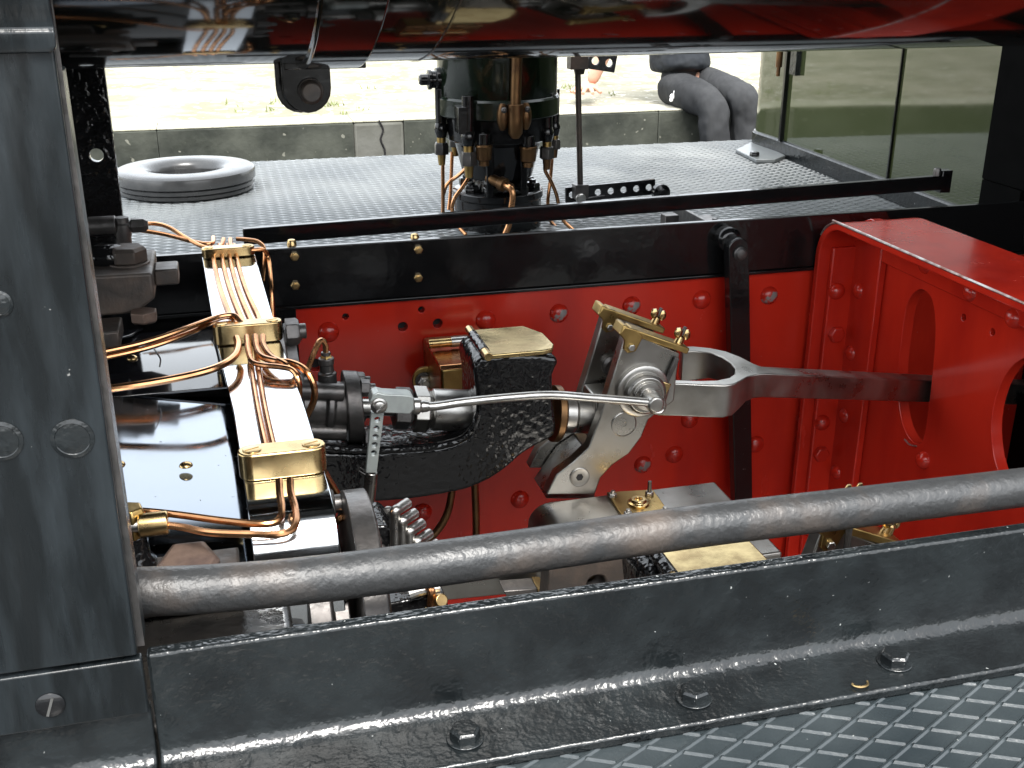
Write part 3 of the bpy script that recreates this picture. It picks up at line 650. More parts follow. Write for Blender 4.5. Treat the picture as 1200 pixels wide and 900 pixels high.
# the spindle itself
vs = thing('valve_spindle', ax(560), 'bright steel valve spindle with hexagon coupling entering the black casting', 'spindle')
G().cyl(ax(372), ax(480), .0092).build('rod', 'bright', vs, 0)
G().lathe(ax(505), DX, [(.019, -.002), (.0235, .001), (.0235, .052), (.021, .06)], 30).build('sleeve', 'bright', vs, .0008)
G().hexn(ax(462), DX, .024, .020, .3).build('nut', 'darksteel', vs, .0008); G().hexn(ax(484), DX, .026, .019, .1).build('nut', 'steel', vs, .0008)
G().lathe(ax(655), DX, [(.023, 0), (.023, .016), (.0205, .017), (.0205, .050)], 28).build('end_sleeve', 'bright', vs, .0008)
G().lathe(ax(672), DX, [(.022, 0), (.022, .03)], 28).build('collar', 'steel', vs, .001)
G().box((ax(690).x, VY-.022, ax(690).z-.03), (ax(690).x+.045, VY+.022, ax(690).z+.03)).build('die_block', 'steel', vs, .002)
# stuffing box
gl_ = thing('valve_gland', ax(390), 'dark oily stuffing box and gland round the left end of the spindle', 'gland')
G().lathe(ax(345), DX, [(.026, 0), (.026, .032), (.030, .034), (.030, .040), (.027, .042), (.027, .058), (.023, .060)], 30).build('stuffing_box', 'darksteel', gl_, .001)
fl = [ax(404)+V((0, .046*math.cos(t*2*PI/32)*(.8), .040*math.sin(t*2*PI/32))) for t in range(32)]
G().prism(fl, DX*.017).build('flange', 'darksteel', gl_, .0015)
for dy, dz in ((-.014, .028), (-.026, -.026), (.03, .02), (.03, -.02)):
    q = ax(422)+V((0, dy, dz)); f = G().hexn(q, DX, .0098, .010, .2).build('nut', 'darksteel', gl_, .0006)
    G().cyl(q, q+DX*.016, .0052, n=12).build('stud', 'darksteel', f, .0005)
for sg in (-.022, .024):
    G().cyl(ax(350)+V((0, -.02, sg)), ax(402)+V((0, -.02, sg)), .0095, n=16).build('boss', 'darksteel', gl_, .001)
q = ax(386)+V((0, 0, .028)); f = G().lathe(q, Z_, [(.010, -.008), (.010, .010), (.0075, .012), (.0075, .020), (.0085, .021), (.0085, .027), (.005, .029), (.005, .034)], 16).build('oil_union', 'darksteel', gl_, .0005)
G().lathe(q+Z_*.021, Z_, [(.0078, 0), (.0078, .006), (.005, .010)], 6).build('nut', 'olive', f, .0004)
G().tube([q+Z_*.03, q+V((.000, 0, .043)), q+V((-.006, -.003, .047)), q+V((-.017, -.007, .027)), q+V((-.034, -.012, -.012)), q+V((-.046, -.014, -.05))], .0032, 8).build('pipe', 'copper', gl_, 0)
# brass oil box on the frame behind
ob = thing('oil_box', A(530, 440, Y=1.38), 'small brass oil box with a hinged lid fixed on the red frame', 'oil box')
OY = 1.29
q0, q1 = A(510, 403, Y=OY), A(560, 403, Y=OY)
bx = [A(507, 403, Y=OY), A(522, 432, Y=OY), A(524, 472, Y=OY)]
G().box((bx[1].x-.006, OY, bx[2].z-.03), (bx[1].x+.085, 1.417, bx[1].z)).build('box', 'olive', ob, .004, 3)
G().prism([V((bx[1].x-.007, OY-.003, bx[1].z-.001)), V((bx[1].x-.007, OY+.002, bx[1].z+.004)), V((bx[1].x-.007, 1.385, bx[1].z+.004)), V((bx[1].x-.007, 1.385, bx[1].z-.001))], (.10, 0, 0)).build('lid', 'copper', ob, .001)
q = V((bx[1].x-.01, 1.352, bx[1].z+.013)); f = G().cyl(q, q+X_*.09, .0065, n=14).build('hinge', 'brass', ob, .0005)
G().cyl(q+X_*.03, q+X_*.052, .0072, n=14).build('knuckle', 'bright', f, .0005)
q = A(497, 446, Y=1.385); f = G().prism([q+V((-.016*math.cos(t*PI/12), 0, .019*math.sin(t*PI/12))) for t in range(-6, 7)][::-1]+[q+V((.03, 0, -.02)), q+V((.03, 0, .02))], (0, .006, 0)).build('ear', 'olive', ob, .001)
f2 = G().lathe(q-Y_*.0004, -Y_, [(.0125, 0), (.0125, .002)], 20).build('washer', 'darksteel', f, .0004); G().hexn(q-Y_*.0026, -Y_, .0098, .008).cyl(q-Y_*.002, q-Y_*.014, .0052, n=12).build('nut', 'bright', f, .0005)

# ------------------------------------------------------------------ thin drive rod with clevis
RY1 = 1.028
dr = thing('drive_rod', A(600, 468, Y=RY1), 'thin bent bright rod with a flat clevis from the lever to the link pin', 'rod')
def P3(x, y, yy=RY1): return A(x, y, Y=yy)
G().tube([P3(488, 476), P3(510, 476), P3(545, 471), P3(600, 465.5), P3(645, 463), P3(690, 466), P3(730, 469), P3(766, 472)], .0046, 14).build('rod', 'bright', dr, 0)
c0 = [P3(x, y, RY1-.009) for x, y in ((434, 470), (437, 463), (443, 460), (450, 462), (480, 463.5), (485, 466), (485, 480), (480, 485.5), (450, 484), (441, 483), (435, 477))]
G().prism(c0, (0, .018, 0)).build('clevis', 'zinc', dr, .0012, 3)
G().lathe(P3(484, 476), (P3(500, 476)-P3(484, 476)), [(.0085, 0), (.0085, .006), (.006, .008), (.0065, .010), (.0055, .016)], 16).build('neck', 'bright', dr, .0005)
q = P3(444, 475, RY1-.0095); f = G().lathe(q, -Y_, [(.0085, 0), (.0085, .002), (.006, .003), (.006, .006), (.004, .007)], 20).build('pin', 'bright', dr, .0004)
G().tube([q+V((-.003, -.0075, -.004)), q+V((.001, -.0085, 0)), q+V((.006, -.008, .004))], .0011, 6, 3).build('split_pin', 'bright', f, 0)
q = P3(767, 472); G().lathe(q+Y_*.006, -Y_, [(.0088, 0), (.0092, .003), (.0092, .011), (.0075, .013), (.004, .0135)], 20).build('eye', 'bright', dr, .0005)
# drilled lever hanging from it
dl = thing('link_lever', A(430, 615, Y=RY1), 'slim upright steel arm with five drilled holes below the clevis', 'lever')
hs = [(442, 492), (441, 502), (440, 512), (439, 521.5), (438, 531)]
G().prism([P3(435.5, 484, 1.024), P3(450, 484, 1.024), P3(441.5, 554, 1.024), P3(429, 554, 1.024)], (0, .008, 0), [circle(P3(x, y, 1.024), .0031, 14) for x, y in hs]).build('drilled_blade', 'zinc', dl, .0004)
G().cyl(P3(435.5, 553), P3(428, 628), .0066, .0066, 16).build('stem', 'steel', dl, .001)
G().tube([P3(428, 556, 1.02), P3(420, 551, 1.02), P3(422, 548, 1.018), P3(428, 553, 1.018)], .0006, 6).build('split_pin', 'darksteel', dl, 0)

# ------------------------------------------------------------------ cylinder cladding and nickel strip
cs = thing('cylinder_cladding', (-.2, 1.1, -.2), 'polished black cylinder cladding with brass screws behind the side plate', 'cladding')
cp = [(1.36, -.30), (1.355, -.05), (1.335, .000), (1.30, .028), (1.25, .044), (1.18, .052), (1.10, .055), (1.035, .0545)]
cp2 = [(1.0345, .0525), (.97, .0520), (.90, .0508), (.84, .0490), (.79, .0455), (.755, .038), (.73, .022), (.715, .000), (.708, -.03), (.70, -.3)]
def curve(pts, sub=6):
    Q = [V((0, y, z)) for y, z in pts]; Q = [2*Q[0]-Q[1]]+Q+[2*Q[-1]-Q[-2]]; out = []
    for i in range(1, len(Q)-2):
        a, b, c, d = Q[i-1:i+3]
        for k in range(sub):
            t = k/sub; q = .5*((2*b)+(c-a)*t+(2*a-5*b+4*c-d)*t*t+(3*b-a-3*c+d)*t**3); out.append((q.y, q.z))
    return out+[pts[-1]]
def sheet(prof, xf0, xf1, th, name, m_, par, bv=.0008):
    top = curve(prof); n = len(top)
    low = []
    for i, (y, z) in enumerate(top):
        y0, z0 = top[max(i-1, 0)]; y1, z1 = top[min(i+1, n-1)]
        d = V((0, y1-y0, z1-z0)).normalized(); nn = V((0, d.z, -d.y)); nn = nn if nn.z < 0 or True else nn
        if nn.z > 0: nn = -nn
        low.append((y+nn.y*th, z+nn.z*th))
    ring = top+low[::-1]
    g = G(); g.loft([[V((xf0(y), y, z)) for y, z in ring], [V((xf1(y), y, z)) for y, z in ring]], caps=False)
    bm = g.bm; bm.verts.ensure_lookup_table(); nr = len(ring)
    for base in (0, nr):
        for i in range(n-1): bm.faces.new((bm.verts[base+i], bm.verts[base+i+1], bm.verts[base+nr-2-i], bm.verts[base+nr-1-i]))
    return g.build(name, m_, par, bv)
sheet(cp, lambda y: -.5, lambda y: .03, .003, 'upper_sheet', 'casing', cs)
ls = sheet(cp2, lambda y: -.5, lambda y: .03, .003, 'lower_sheet', 'planished', cs)
for v in ls.data.vertices: v.co.z -= (v.co.x-.2+.10)*.10     # the sheet falls slightly towards the strip
G().prism([V((-.42, 1.10, .0585)), V((-.165, 1.17, .0565)), V((-.115, 1.22, .052)), V((-.105, 1.28, .039)), V((-.42, 1.28, .039))], (0, .0, .0025)).build('cover_tongue', 'casing', cs, .0008)
def casez(y):
    t = curve(cp)+curve(cp2)
    for (a, za), (b, zb) in zip(t, t[1:]):
        if b <= y <= a: return za+(zb-za)*(y-a)/(b-a+1e-9)
    return 0
sc_ = []
for x, y in ((139, 545), (218, 546), (155, 420), (200, 357)):
    p = A(x, y, Z=.055); p = A(x, y, Z=casez(p.y)+.0003); sc_.append(p+(V((0, 0, .002)) if y < 400 else V((0, 0, 0))))
o = G().dome(sc_[0], Z_, .0056, .0035, 16).build('screw', 'brass', cs, 0, loc=sc_[0]); repeat(o, sc_[1:], cs)
def strip_x(y, t):
    k = [(.60, -.0008, .0615), (.93, -.0105, .0512), (1.10, -.0215, .0425), (1.41, -.0355, .0280)]
    y = max(k[0][0], min(k[-1][0], y))
    for a, b in zip(k, k[1:]):
        if y <= b[0]:
            f = (y-a[0])/(b[0]-a[0]); return (a[1]+(b[1]-a[1])*f)*(1-t)+(a[2]+(b[2]-a[2])*f)*t
def strip_z(y):
    k = [(.80, .0686), (.88, .0699), (1.10, .0702), (1.17, .0717), (1.24, .0777), (1.33, .0867), (1.41, .0948)]
    for a, b in zip(k, k[1:]):
        if y <= b[0]: return a[1]+(b[1]-a[1])*(y-a[0])/(b[0]-a[0])
    return k[-1][1]
ns = thing('nickel_strip', (.01, 1.1, .05), 'bright polished strip across the cylinder block carrying the brass pipe clips', 'strip')
spf = [(1.408, .0945), (1.33, .0865), (1.24, .0775), (1.17, .0715), (1.10, .070), (1.0, .070), (.88, .0698), (.80, .0685), (.755, .0655), (.735, .056), (.722, .036), (.714, .008), (.710, -.02), (.708, -.06)]
sheet(spf, lambda y: strip_x(y, 0), lambda y: strip_x(y, 1), .004, 'strip', 'chrome', ns, .0008)
# dark cylinder casting below
cyb = thing('cylinder_block', (.03, 1.1, -.6), 'dark grey cylinder end flanges with bolts at the right of the polished strip', 'cylinder')
G().box((-.5, .66, -.6), (.03, 1.40, -.02)).build('casting', 'darksteel', cyb, .01)
for cy, cz, r in ((1.19, -.095, .150), (.80, -.115, .155)):
    f = G().lathe((.031, cy, cz), X_, [(r, 0), (r, .016), (r*.98, .018), (r*.9, .0185), (r*.9, .030), (r*.5, .034)], 64).build('end_flange', 'darksteel', cyb, .001)
    for i in range(10):
        a = PI*.08+i*2*PI/10
        q = V((.0485, cy+r*.945*math.cos(a), cz+r*.945*math.sin(a))); G().hexn(q, X_, .0135, .014, .3).cyl(q, q+X_*.02, .0075, n=12).build('bolt', 'darksteel', f, .0008)
q = A(352, 388, Y=1.12); f = G().hexn(V((.048, q.y, q.z)), X_, .0145, .014, .2).cyl(V((.048, q.y, q.z)), V((.069, q.y, q.z)), .008, n=14).build('bolt', 'darksteel', cyb, .0008)
G().box((-.5, .578, -.06), (.018, .706, .017)).build('ledge', 'greasy', cyb, .006, 3)
g = G()
# inner arc plate by the near pipe
G().lathe((.068, .76, -.05), X_, [(.105, 0), (.105, .018), (.10, .02)], 48).build('gland_plate', 'darksteel', cyb, .001)

# ------------------------------------------------------------------ brass pipe clips with their copper pipes
PR = .0027
def clip(y, w, h, d, label, scr=True):
    t = .5; xc = strip_x(y, .5); z = strip_z(y)
    c = V((xc, y, z))
    th_ = thing('pipe_clip', c, label, 'pipe clip')
    n = 8; pts = []
    for s_, a0 in ((1, -PI/2), (-1, PI/2)):
        for i in range(n+1):
            a = a0+i*PI/n; pts.append(c+V((s_*(w/2-d/2)+d/2*math.cos(a), d/2*math.sin(a), 0)))
    G().prism(pts, (0, 0, h)).build('block', 'brass', th_, .0014, 3)
    for s_ in (-1, 1):
        q = c+V((s_*(w/2-d/2), 0, h)); f = G().lathe(q, Z_, [(d*.33, -.0003), (d*.33, .0006), (d*.28, .0009)], 18).build('screw', 'brass', th_, .0001)
        G().obox(q+Z_*.001, (V((.9, .4, 0)).normalized(), V((-.4, .9, 0)).normalized(), Z_), (d*.26, .0006, .0002)).build('slot', 'olive', f, 0)
    return th_
def pipe(par, pts, r=PR, m_='copper'): return G().tube(pts, r, 10, 6).build('pipe', m_, par, 0)
def Z(x, y, z): return A(x, y, Z=z)
c1 = clip(1.388, .064, .012, .018, 'farthest and smallest brass clip at the top of the polished strip')
c2 = clip(1.118, .070, .021, .019, 'middle brass clip holding copper pipes across the polished strip')
c3 = clip(.800, .067, .022, .022, 'nearest and largest brass clip at the lower end of the polished strip')
# runs along the strip
def S(x, y, lift=.0032):
    z = .07
    for _ in range(12): z = strip_z(A(x, y, Z=z).y)+lift
    return A(x, y, Z=z)
for a, b in (((249, 296), (272, 374)), ((259, 296), (284, 374)), ((268, 296), (294, 374)), ((276, 296), (303, 370))):
    pipe(c2, [S(a[0]-2, a[1]-9)]+[S(a[0]+(b[0]-a[0])*t-3*math.sin(t*PI), a[1]+(b[1]-a[1])*t) for t in (0, .2, .4, .6, .8, 1)]+[S(b[0]+3, b[1]+12)])
for a, b in (((291, 400), (317, 545)), ((299, 400), (326, 543))):
    pipe(c3, [S(a[0], a[1]-10)]+[S(a[0]+(b[0]-a[0])*t-3*math.sin(t*PI), a[1]+(b[1]-a[1])*t) for t in (.1, .3, .5, .7, .9, 1)])
# top clip, pipes to left and right
pipe(c1, [Z(156, 263, .126), Z(180, 262, .125), Z(197, 266, .121), Z(215, 277, .111), Z(235, 288, .103), Z(250, 291, .101), Z(259, 288, .101), Z(262, 280, .103)])
pipe(c1, [Z(150, 268, .121), Z(190, 274, .115), Z(230, 284, .105), Z(248, 285, .103), Z(250, 278, .103)])
pipe(c1, [Z(270, 280, .103), Z(271, 288, .101), Z(280, 293, .100), Z(297, 293, .099), Z(309, 293, .097), Z(315, 305, .083), Z(318, 335, .061), Z(320, 375, .021)])
pipe(c1, [Z(277, 280, .105), Z(290, 281, .104), Z(303, 284, .101), Z(310, 295, .091), Z(308, 330, .061)])
# middle clip, to the left
pipe(c2, [Z(60, 424, .090), Z(117, 413, .092), Z(170, 401, .094), Z(215, 386, .096), Z(245, 375, .096), Z(262, 370, .096), Z(275, 370, .095), Z(283, 378, .09)])
pipe(c2, [Z(60, 430, .086), Z(118, 420, .086), Z(175, 407, .088), Z(225, 389, .090), Z(255, 374, .092), Z(270, 372, .092), Z(277, 380, .09)])
pipe(c2, [Z(60, 462, .080), Z(123, 456, .082), Z(180, 448, .083), Z(230, 438, .084), Z(260, 428, .084), Z(275, 417, .084), Z(279, 405, .084), Z(277, 396, .086)], .0036, 'copper')
# middle clip, to the right
pipe(c2, [Z(289, 394, .086), Z(291, 412, .082), Z(296, 424, .080), Z(308, 428, .080), Z(328, 430, .080), Z(343, 434, .078), Z(350, 446, .070), Z(351, 462, .055), Z(348, 478, .035)])
pipe(c2, [Z(299, 394, .086), Z(301, 408, .082), Z(307, 418, .081), Z(322, 423, .081), Z(340, 425, .080), Z(357, 433, .076), Z(367, 449, .064), Z(368, 468, .046), Z(360, 487, .025)], .0034)
pipe(c2, [Z(308, 394, .086), Z(309, 405, .083), Z(318, 418, .081), Z(335, 427, .081), Z(350, 440, .07)], .0032, 'copper')
# lowest clip, to the left
pipe(c3, [Z(327, 563, .088), Z(328, 580, .084), Z(330, 594, .082), Z(329, 606, .080), Z(320, 613, .079), Z(300, 614, .079), Z(260, 610, .079), Z(215, 604, .079), Z(180, 600, .079), Z(140, 597, .079), Z(60, 590, .079)])
pipe(c3, [Z(340, 562, .088), Z(341, 578, .084), Z(346, 596, .081), Z(347, 612, .081), Z(340, 622, .080), Z(325, 626, .080), Z(290, 626, .077), Z(245, 624, .077), Z(215, 618, .077), Z(192, 615, .077)])
pipe(c3, [A(380, 553, Y=.86), A(395, 578, Y=.87), A(412, 603, Y=.87), A(424, 620, Y=.86)], .003, 'copper')
pipe(c3, [A(393, 612, Y=.80), A(402, 606, Y=.80), A(412, 607, Y=.81), A(421, 614, Y=.82), A(425, 624, Y=.82)], .003)

# pipe unions at the left
un = thing('pipe_union', Z(176, 615, .077), 'small brass pipe union on a dark oily fitting by the side plate', 'union')
q = Z(180, 614, .077); G().cyl(q-X_*.010, q+X_*.010, .0085, n=20).build('union_nut', 'brass', un, .0012)
G().cyl(q-X_*.02, q-X_*.009, .0045, n=14).build('neck', 'bright', un, .0004)
q = Z(154, 612, .077); G().hexn(q-Z_*.010, Z_, .0105, .022, .2).build('hexagon', 'olive', un, .001)
G().lathe(q-Z_*.035, Z_, [(.012, -.02), (.014, .004), (.010, .010), (.0095, .026)], 16).build('body', 'castblack', un, .001)
p = Z(220, 655, .045); p = A(221, 657, Y=.71); hb = thing('hex_nut', p, 'large rusty brown hexagon nut just above the grey pipe', 'nut')
G().hexn(p-V((0, 0, .012)), V((.0, -.35, 1)), .0215, .017, .5).build('nut', 'rustnut', hb, .001)
G().box((p.x-.05, .69, p.z-.03), (p.x+.034, .74, p.z-.010)).build('seat', 'rustblock', hb, .002)
# upper union group
uu = thing('pipe_union', A(140, 275, Y=1.34), 'dark cross-shaped pipe union with a brass nut at the top left', 'union')
q = A(143, 263, Y=1.25); G().cyl(q-X_*.034, q-X_*.006, .010, n=18).build('barrel', 'darksteel', uu, .001)
G().lathe(q-Z_*.03, Z_, [(.008, 0), (.008, .016), (.009, .018), (.009, .030), (.0075, .032), (.0075, .038)], 16).build('stem', 'darksteel', uu, .0006)
G().hexn(q-V((0, 0, .045)), Z_, .017, .014).build('base_nut', 'darksteel', uu, .001)
q = A(160, 264, Y=1.25); G().lathe(q-X_*.014, X_, [(.006, 0), (.006, .008), (.0085, .009), (.0085, .022), (.005, .026)], 6).build('union_nut', 'darksteel', uu, .0006)
wp = [Z(180, 408, .094), Z(184, 414, .088), Z(188, 421, .08), Z(187, 430, .072)]
tag(G().tube(wp, .0008, 6).build('wire', 'bright', bevel=0, loc=wp[0]), 'short bent steel wire hanging from the upper pair of copper pipes', 'wire')
q = A(1000, 580, Y=.71); wn = thing('wing_nut', q, 'small brass wing nut just peeping over the top of the grey pipe', 'wing nut')
G().cyl(q-Z_*.06, q-Z_*.002, .003, n=10).build('stud', 'darksteel', wn, 0)
G().lathe(q-Z_*.010, Z_, [(.005, 0), (.0045, .007), (.003, .009)], 14).build('hub', 'brass', wn, .0003)
for sg in (-1, 1): G().sphere(q+V((.0052*sg, 0, .004)), .0048, (.8, .45, 1.4), 12).build('wing', 'brass', wn, 0)
# greasy iron block with bolts
ib = thing('iron_block', A(145, 350, Y=1.14), 'greasy dark iron block with a big hexagon bolt at upper left', 'block')
b0 = A(178, 320, Y=1.14); b1 = A(178, 357, Y=1.14)
G().prism([V((-.42, 1.14, b1.z-.012)), V((b0.x-.02, 1.14, b1.z-.008)), V((b0.x, 1.14, b1.z+.006)), V((b0.x, 1.14, b0.z)), V((-.42, 1.14, b0.z+.004))], (0, .10, 0)).build('block', 'rustblock', ib, .003, 3)
G().box((b0.x, 1.165, b1.z+.012), (b0.x+.024, 1.20, b0.z-.004)).build('stub', 'rustblock', ib, .002)
G().box((-.42, 1.10, b1.z-.03), (b0.x-.035, 1.15, b1.z-.013)).build('ledge', 'rustblock', ib, .002)
q = A(151, 306, Y=1.185); f = G().lathe(q-Z_*.004, Z_, [(.021, 0), (.021, .004)], 24).build('washer', 'rustblock', ib, .001); G().hexn(q, Z_, .0195, .016, .4).build('bolt', 'rustblock', ib, .0012)
q = A(168, 364, Y=1.13); G().hexn(q, -Z_, .014, .012).build('nut', 'rustnut', ib, .001)
G().sphere(A(125, 300, Y=1.19), .018, (1.6, 1, .7)).build('grease', 'castblack', ib, 0)

# ------------------------------------------------------------------ steel slide block below the link
cb = thing('slide_block', A(730, 640, Y=1.0), 'broad rounded steel slide block with a square brass plate on top', 'block')
zt2 = -.135
tp = [A(x, y, Z=zt2) for x, y in ((655, 578), (826, 572), (860, 640), (640, 662))]
yb, yf = 1.075, .905
x0, x1 = A(625, 600, Y=1.05).x, A(838, 590, Y=1.07).x
pf_ = [V((x0, 0, zt2-.16)), V((x0, 0, zt2-.028))]+[V((x0+.026-.026*math.cos(t*PI/2/6), 0, zt2-.026+.026*math.sin(t*PI/2/6))) for t in range(1, 7)]+[V((x1, 0, zt2)), V((x1, 0, zt2-.16))]
G().prism([p+Y_*yf for p in pf_], (0, yb-yf, 0)).build('block', 'steel', cb, .003, 3)
G().box((x0-.006, yf+.03, zt2-.12), (x0-.0005, yb-.02, zt2-.03)).build('brass_liner', 'brass', cb, .001)
bp2 = [A(x, y, Z=zt2+.0003) for x, y in ((711, 580), (765, 577), (786, 606), (731, 612))]
f = G().prism(bp2, (0, 0, .004)).build('brass_plate', 'olive', cb, .0008)
for x, y in ((718, 582), (761, 580), (779, 601), (736, 604)):
    q = A(x, y, Z=zt2+.0043); G().hexn(q, Z_, .0050, .0045).cyl(q, q+Z_*.0075, .0026, n=10).build('bolt', 'bright', f, .0003)
q = A(748, 590, Z=zt2+.0043); G().lathe(q, Z_, [(.012, 0), (.012, .002), (.009, .003), (.008, .006), (.0045, .006), (.004, .003)], 20).build('oil_boss', 'brass', f, .0003)
q = A(761, 577, Z=zt2+.008); G().cyl(q, q+Z_*.014, .0022, n=10).build('stud', 'darksteel', f, 0)
# plate with a hole standing in front of it, seen under the pipe
hp_ = thing('guide_plate', A(690, 700, Y=.80), 'upright dark steel plate with one round hole seen below the grey pipe', 'plate')
a = [A(x, y, Y=.80) for x, y in ((645, 655), (745, 640), (738, 700), (640, 715))]
G().prism(a, (0, .025, 0), [circle(A(699, 685, Y=.80), .0088, 22)]).build('plate', 'rustblock', hp_, .002)
G().box((a[0].x+.02, .83, a[3].z), (a[1].x, .84, a[0].z-.03)).build('brass_backing', 'olive', hp_, 0)
sbar = thing('slide_bar', A(580, 690, Y=.86), 'dull grey slide bar behind the pipe with a small brass tip', 'bar')
q0, q1 = A(505, 690, Y=.86), A(644, 670, Y=.86); 
G().prism([A(500, 660, Y=.86), A(646, 650, Y=.86), A(646, 697, Y=.86), A(610, 700, Y=.86), A(590, 697, Y=.86), A(500, 706, Y=.86)], (0, .03, 0)).build('bar', 'steel', sbar, .001)
a = [A(x, y, Y=.835) for x, y in ((590, 693), (630, 690), (630, 712), (603, 716))]
G().prism(a, (0, .02, 0)).build('lug', 'darksteel', sbar, .001); a = [A(x, y, Y=.834) for x, y in ((630, 690), (640, 690), (640, 710), (630, 711))]
G().prism(a, (0, .022, 0)).build('brass_tip', 'brass', sbar, .0006)

# ------------------------------------------------------------------ row of bent tubes (ratchet lubricator) behind the pipe
bt = thing('tube_rack', A(470, 640, Y=.90), 'dark oily block carrying a stepped row of bent bright tubes', 'tube rack')
G().prism([A(x, y, Y=.88) for x, y in ((428, 618), (452, 616), (500, 655), (512, 700), (515, 724), (455, 735), (452, 690))], (0, .05, 0)).build('block', 'castblack', bt, .002)
for i in range(5):
    px, py = 463+i*8.5, 596+i*12; yy = .872-.002*i
    a0, a1, a2 = A(px, py+44, Y=yy), A(px, py+3, Y=yy), A(px+15, py-7, Y=yy+.012)
    f = G().tube([a0, a0+(a1-a0)*.8, a1, a1+(a2-a1)*.3, a2], .0048, 12, 5).build('bent_tube', 'bright', bt, 0)
q = A(452, 600, Y=.90); G().tube([q, A(456, 598, Y=.9), A(462, 606, Y=.9)], .004, 10).build('bent_tube', 'bright', bt, 0)
for x, y in ((442, 632), (446, 642)):
    q = A(x, y, Y=.879); f = G().lathe(q, -Y_, [(.0045, 0), (.0045, .003), (.004, .004)], 14).build('screw', 'darksteel', bt, .0003)
    G().obox(q-Y_*.0042, (V((.6, 0, .8)), Y_, V((.8, 0, -.6))), (.0035, .0003, .0005)).build('slot', 'hole', f, 0)
G().tube([A(500, 691, Y=.80), A(503, 689, Y=.79), A(506, 694, Y=.786), A(505, 703, Y=.786), A(504, 712, Y=.786)], .0032, 10).build('pipe', 'copper', bt, 0)
q = A(504, 715, Y=.787); G().hexn(q-Z_*.006, Z_, .0068, .007).build('nut', 'olive', bt, .0005)
q = A(515, 704, Y=.785); f = G().lathe(q, V((.2, -.8, .5)), [(.0062, 0), (.0062, .004), (.005, .006)], 16).build('screw', 'brass', bt, .0003)
G().tube([A(480, 697, Y=.795), A(495, 692, Y=.795), A(515, 690, Y=.795)], .0042, 10).build('bent_tube', 'bright', bt, 0)
G().prism([A(x, y, Y=.80) for x, y in ((455, 708), (520, 694), (526, 712), (520, 735), (458, 745))], (0, .05, 0)).build('front_block', 'castblack', bt, .002)

# two oil pipes against the red frame
for pts, lb in ((((530, 560), (529, 580), (524, 602), (514, 620), (500, 634), (485, 645)), 'curved dull brass pipe against the red frame below the casting'),
                (((556, 555), (557, 580), (558, 610), (558, 650)), 'straight upright dull brass pipe against the red frame below the casting')):
    P = [A(x, y, Y=1.30) for x, y in pts]; tag(G().tube(P, .0052, 12).build('oil_pipe', 'bronze', bevel=0, loc=P[0]), lb, 'pipe')

# ------------------------------------------------------------------ near set of valve gear: copies of the far set, nearer the camera
def copy_tree(o, parent=None):
    c = o.copy(); COL.objects.link(c); c.parent = parent
    for ch in list(o.children): copy_tree(ch, c)
    return c
nv = copy_tree(vg); nv.location = vg.location+V((.035, -.445, -.022)); nv['label'] = 'near black casting whose gold-coloured brass lid shows just above the front angle iron'
ne = copy_tree(el); ne.location = el.location+V((.042, -.435, -.052)); ne['label'] = 'near expansion link showing only brass caps behind the front angle iron'
nr = copy_tree(cr); nr.location = cr.location+V((.0, -.435, -.035)); nr['label'] = 'near eccentric rod half hidden under the grey pipe at lower right'

# ------------------------------------------------------------------ person sitting on the kerb
def skin(name, m_, parent, verts, edges, radii, sub=2, root=0, folds=0):
    me = bpy.data.meshes.new(name); org = V(parent['_o']); me.from_pydata([V(v)-org for v in verts], edges, []); me.materials.append(M[m_])
    o = bpy.data.objects.new(name, me); COL.objects.link(o); o.parent = parent; o['_o'] = list(org)
    md = o.modifiers.new('skin', 'SKIN'); md.use_smooth_shade = True; md.branch_smoothing = .6
    for i, s_ in enumerate(me.skin_vertices[0].data):
        r = radii[i]; s_.radius = r if isinstance(r, tuple) else (r, r); s_.use_root = (i == root)
    sb_ = o.modifiers.new('subsurf', 'SUBSURF'); sb_.levels = sb_.render_levels = sub
    if folds:
        tx = bpy.data.textures.new('folds', 'CLOUDS'); tx.noise_scale = .085; tx.noise_depth = 1
        d = o.modifiers.new('folds', 'DISPLACE'); d.texture = tx; d.strength = folds; d.mid_level = .5
    return o
hipc = A(797, 98, Y=4.09)
pe = thing('person', (hipc.x, hipc.y, KZ), 'person in grey trousers and charcoal top sitting on the platform kerb', 'person')
hN, hF = A(786, 100, Y=4.06), A(814, 96, Y=4.12)
kN, kF = A(836, 124, Y=3.80), A(872, 114, Y=3.80)
aN, aF = A(842, 235, Y=3.76), A(874, 225, Y=3.78)
wst = A(797, 76, Y=4.10); chest = A(785, -10, Y=4.14); nk = A(778, -62, Y=4.15); hd = A(782, -105, Y=4.13)
shN, shF = A(748, -38, Y=4.10), A(812, -42, Y=4.16)
elN = A(722, 30, Y=4.16); haN = A(692, 99, Y=4.20); elF = A(850, 10, Y=4.05); haF = A(838, 46, Y=3.95)
vts = [hipc, hN, kN, aN, hF, kF, aF, wst, chest, nk, hd, shN, elN, haN, shF, elF, haF, aN+V((.08, -.14, -.05)), aF+V((.08, -.14, -.05))]
eds = [(0, 1), (1, 2), (2, 3), (0, 4), (4, 5), (5, 6), (0, 7), (7, 8), (8, 9), (9, 10), (8, 11), (11, 12), (12, 13), (8, 14), (14, 15), (15, 16), (3, 17), (6, 18)]
rad = [.085, .070, .050, .034, .075, .050, .034, .085, .095, .05, .085, .045, .036, .025, .055, .036, .025, .03, .03]
skin('body', 'skin', pe, vts, eds, rad)
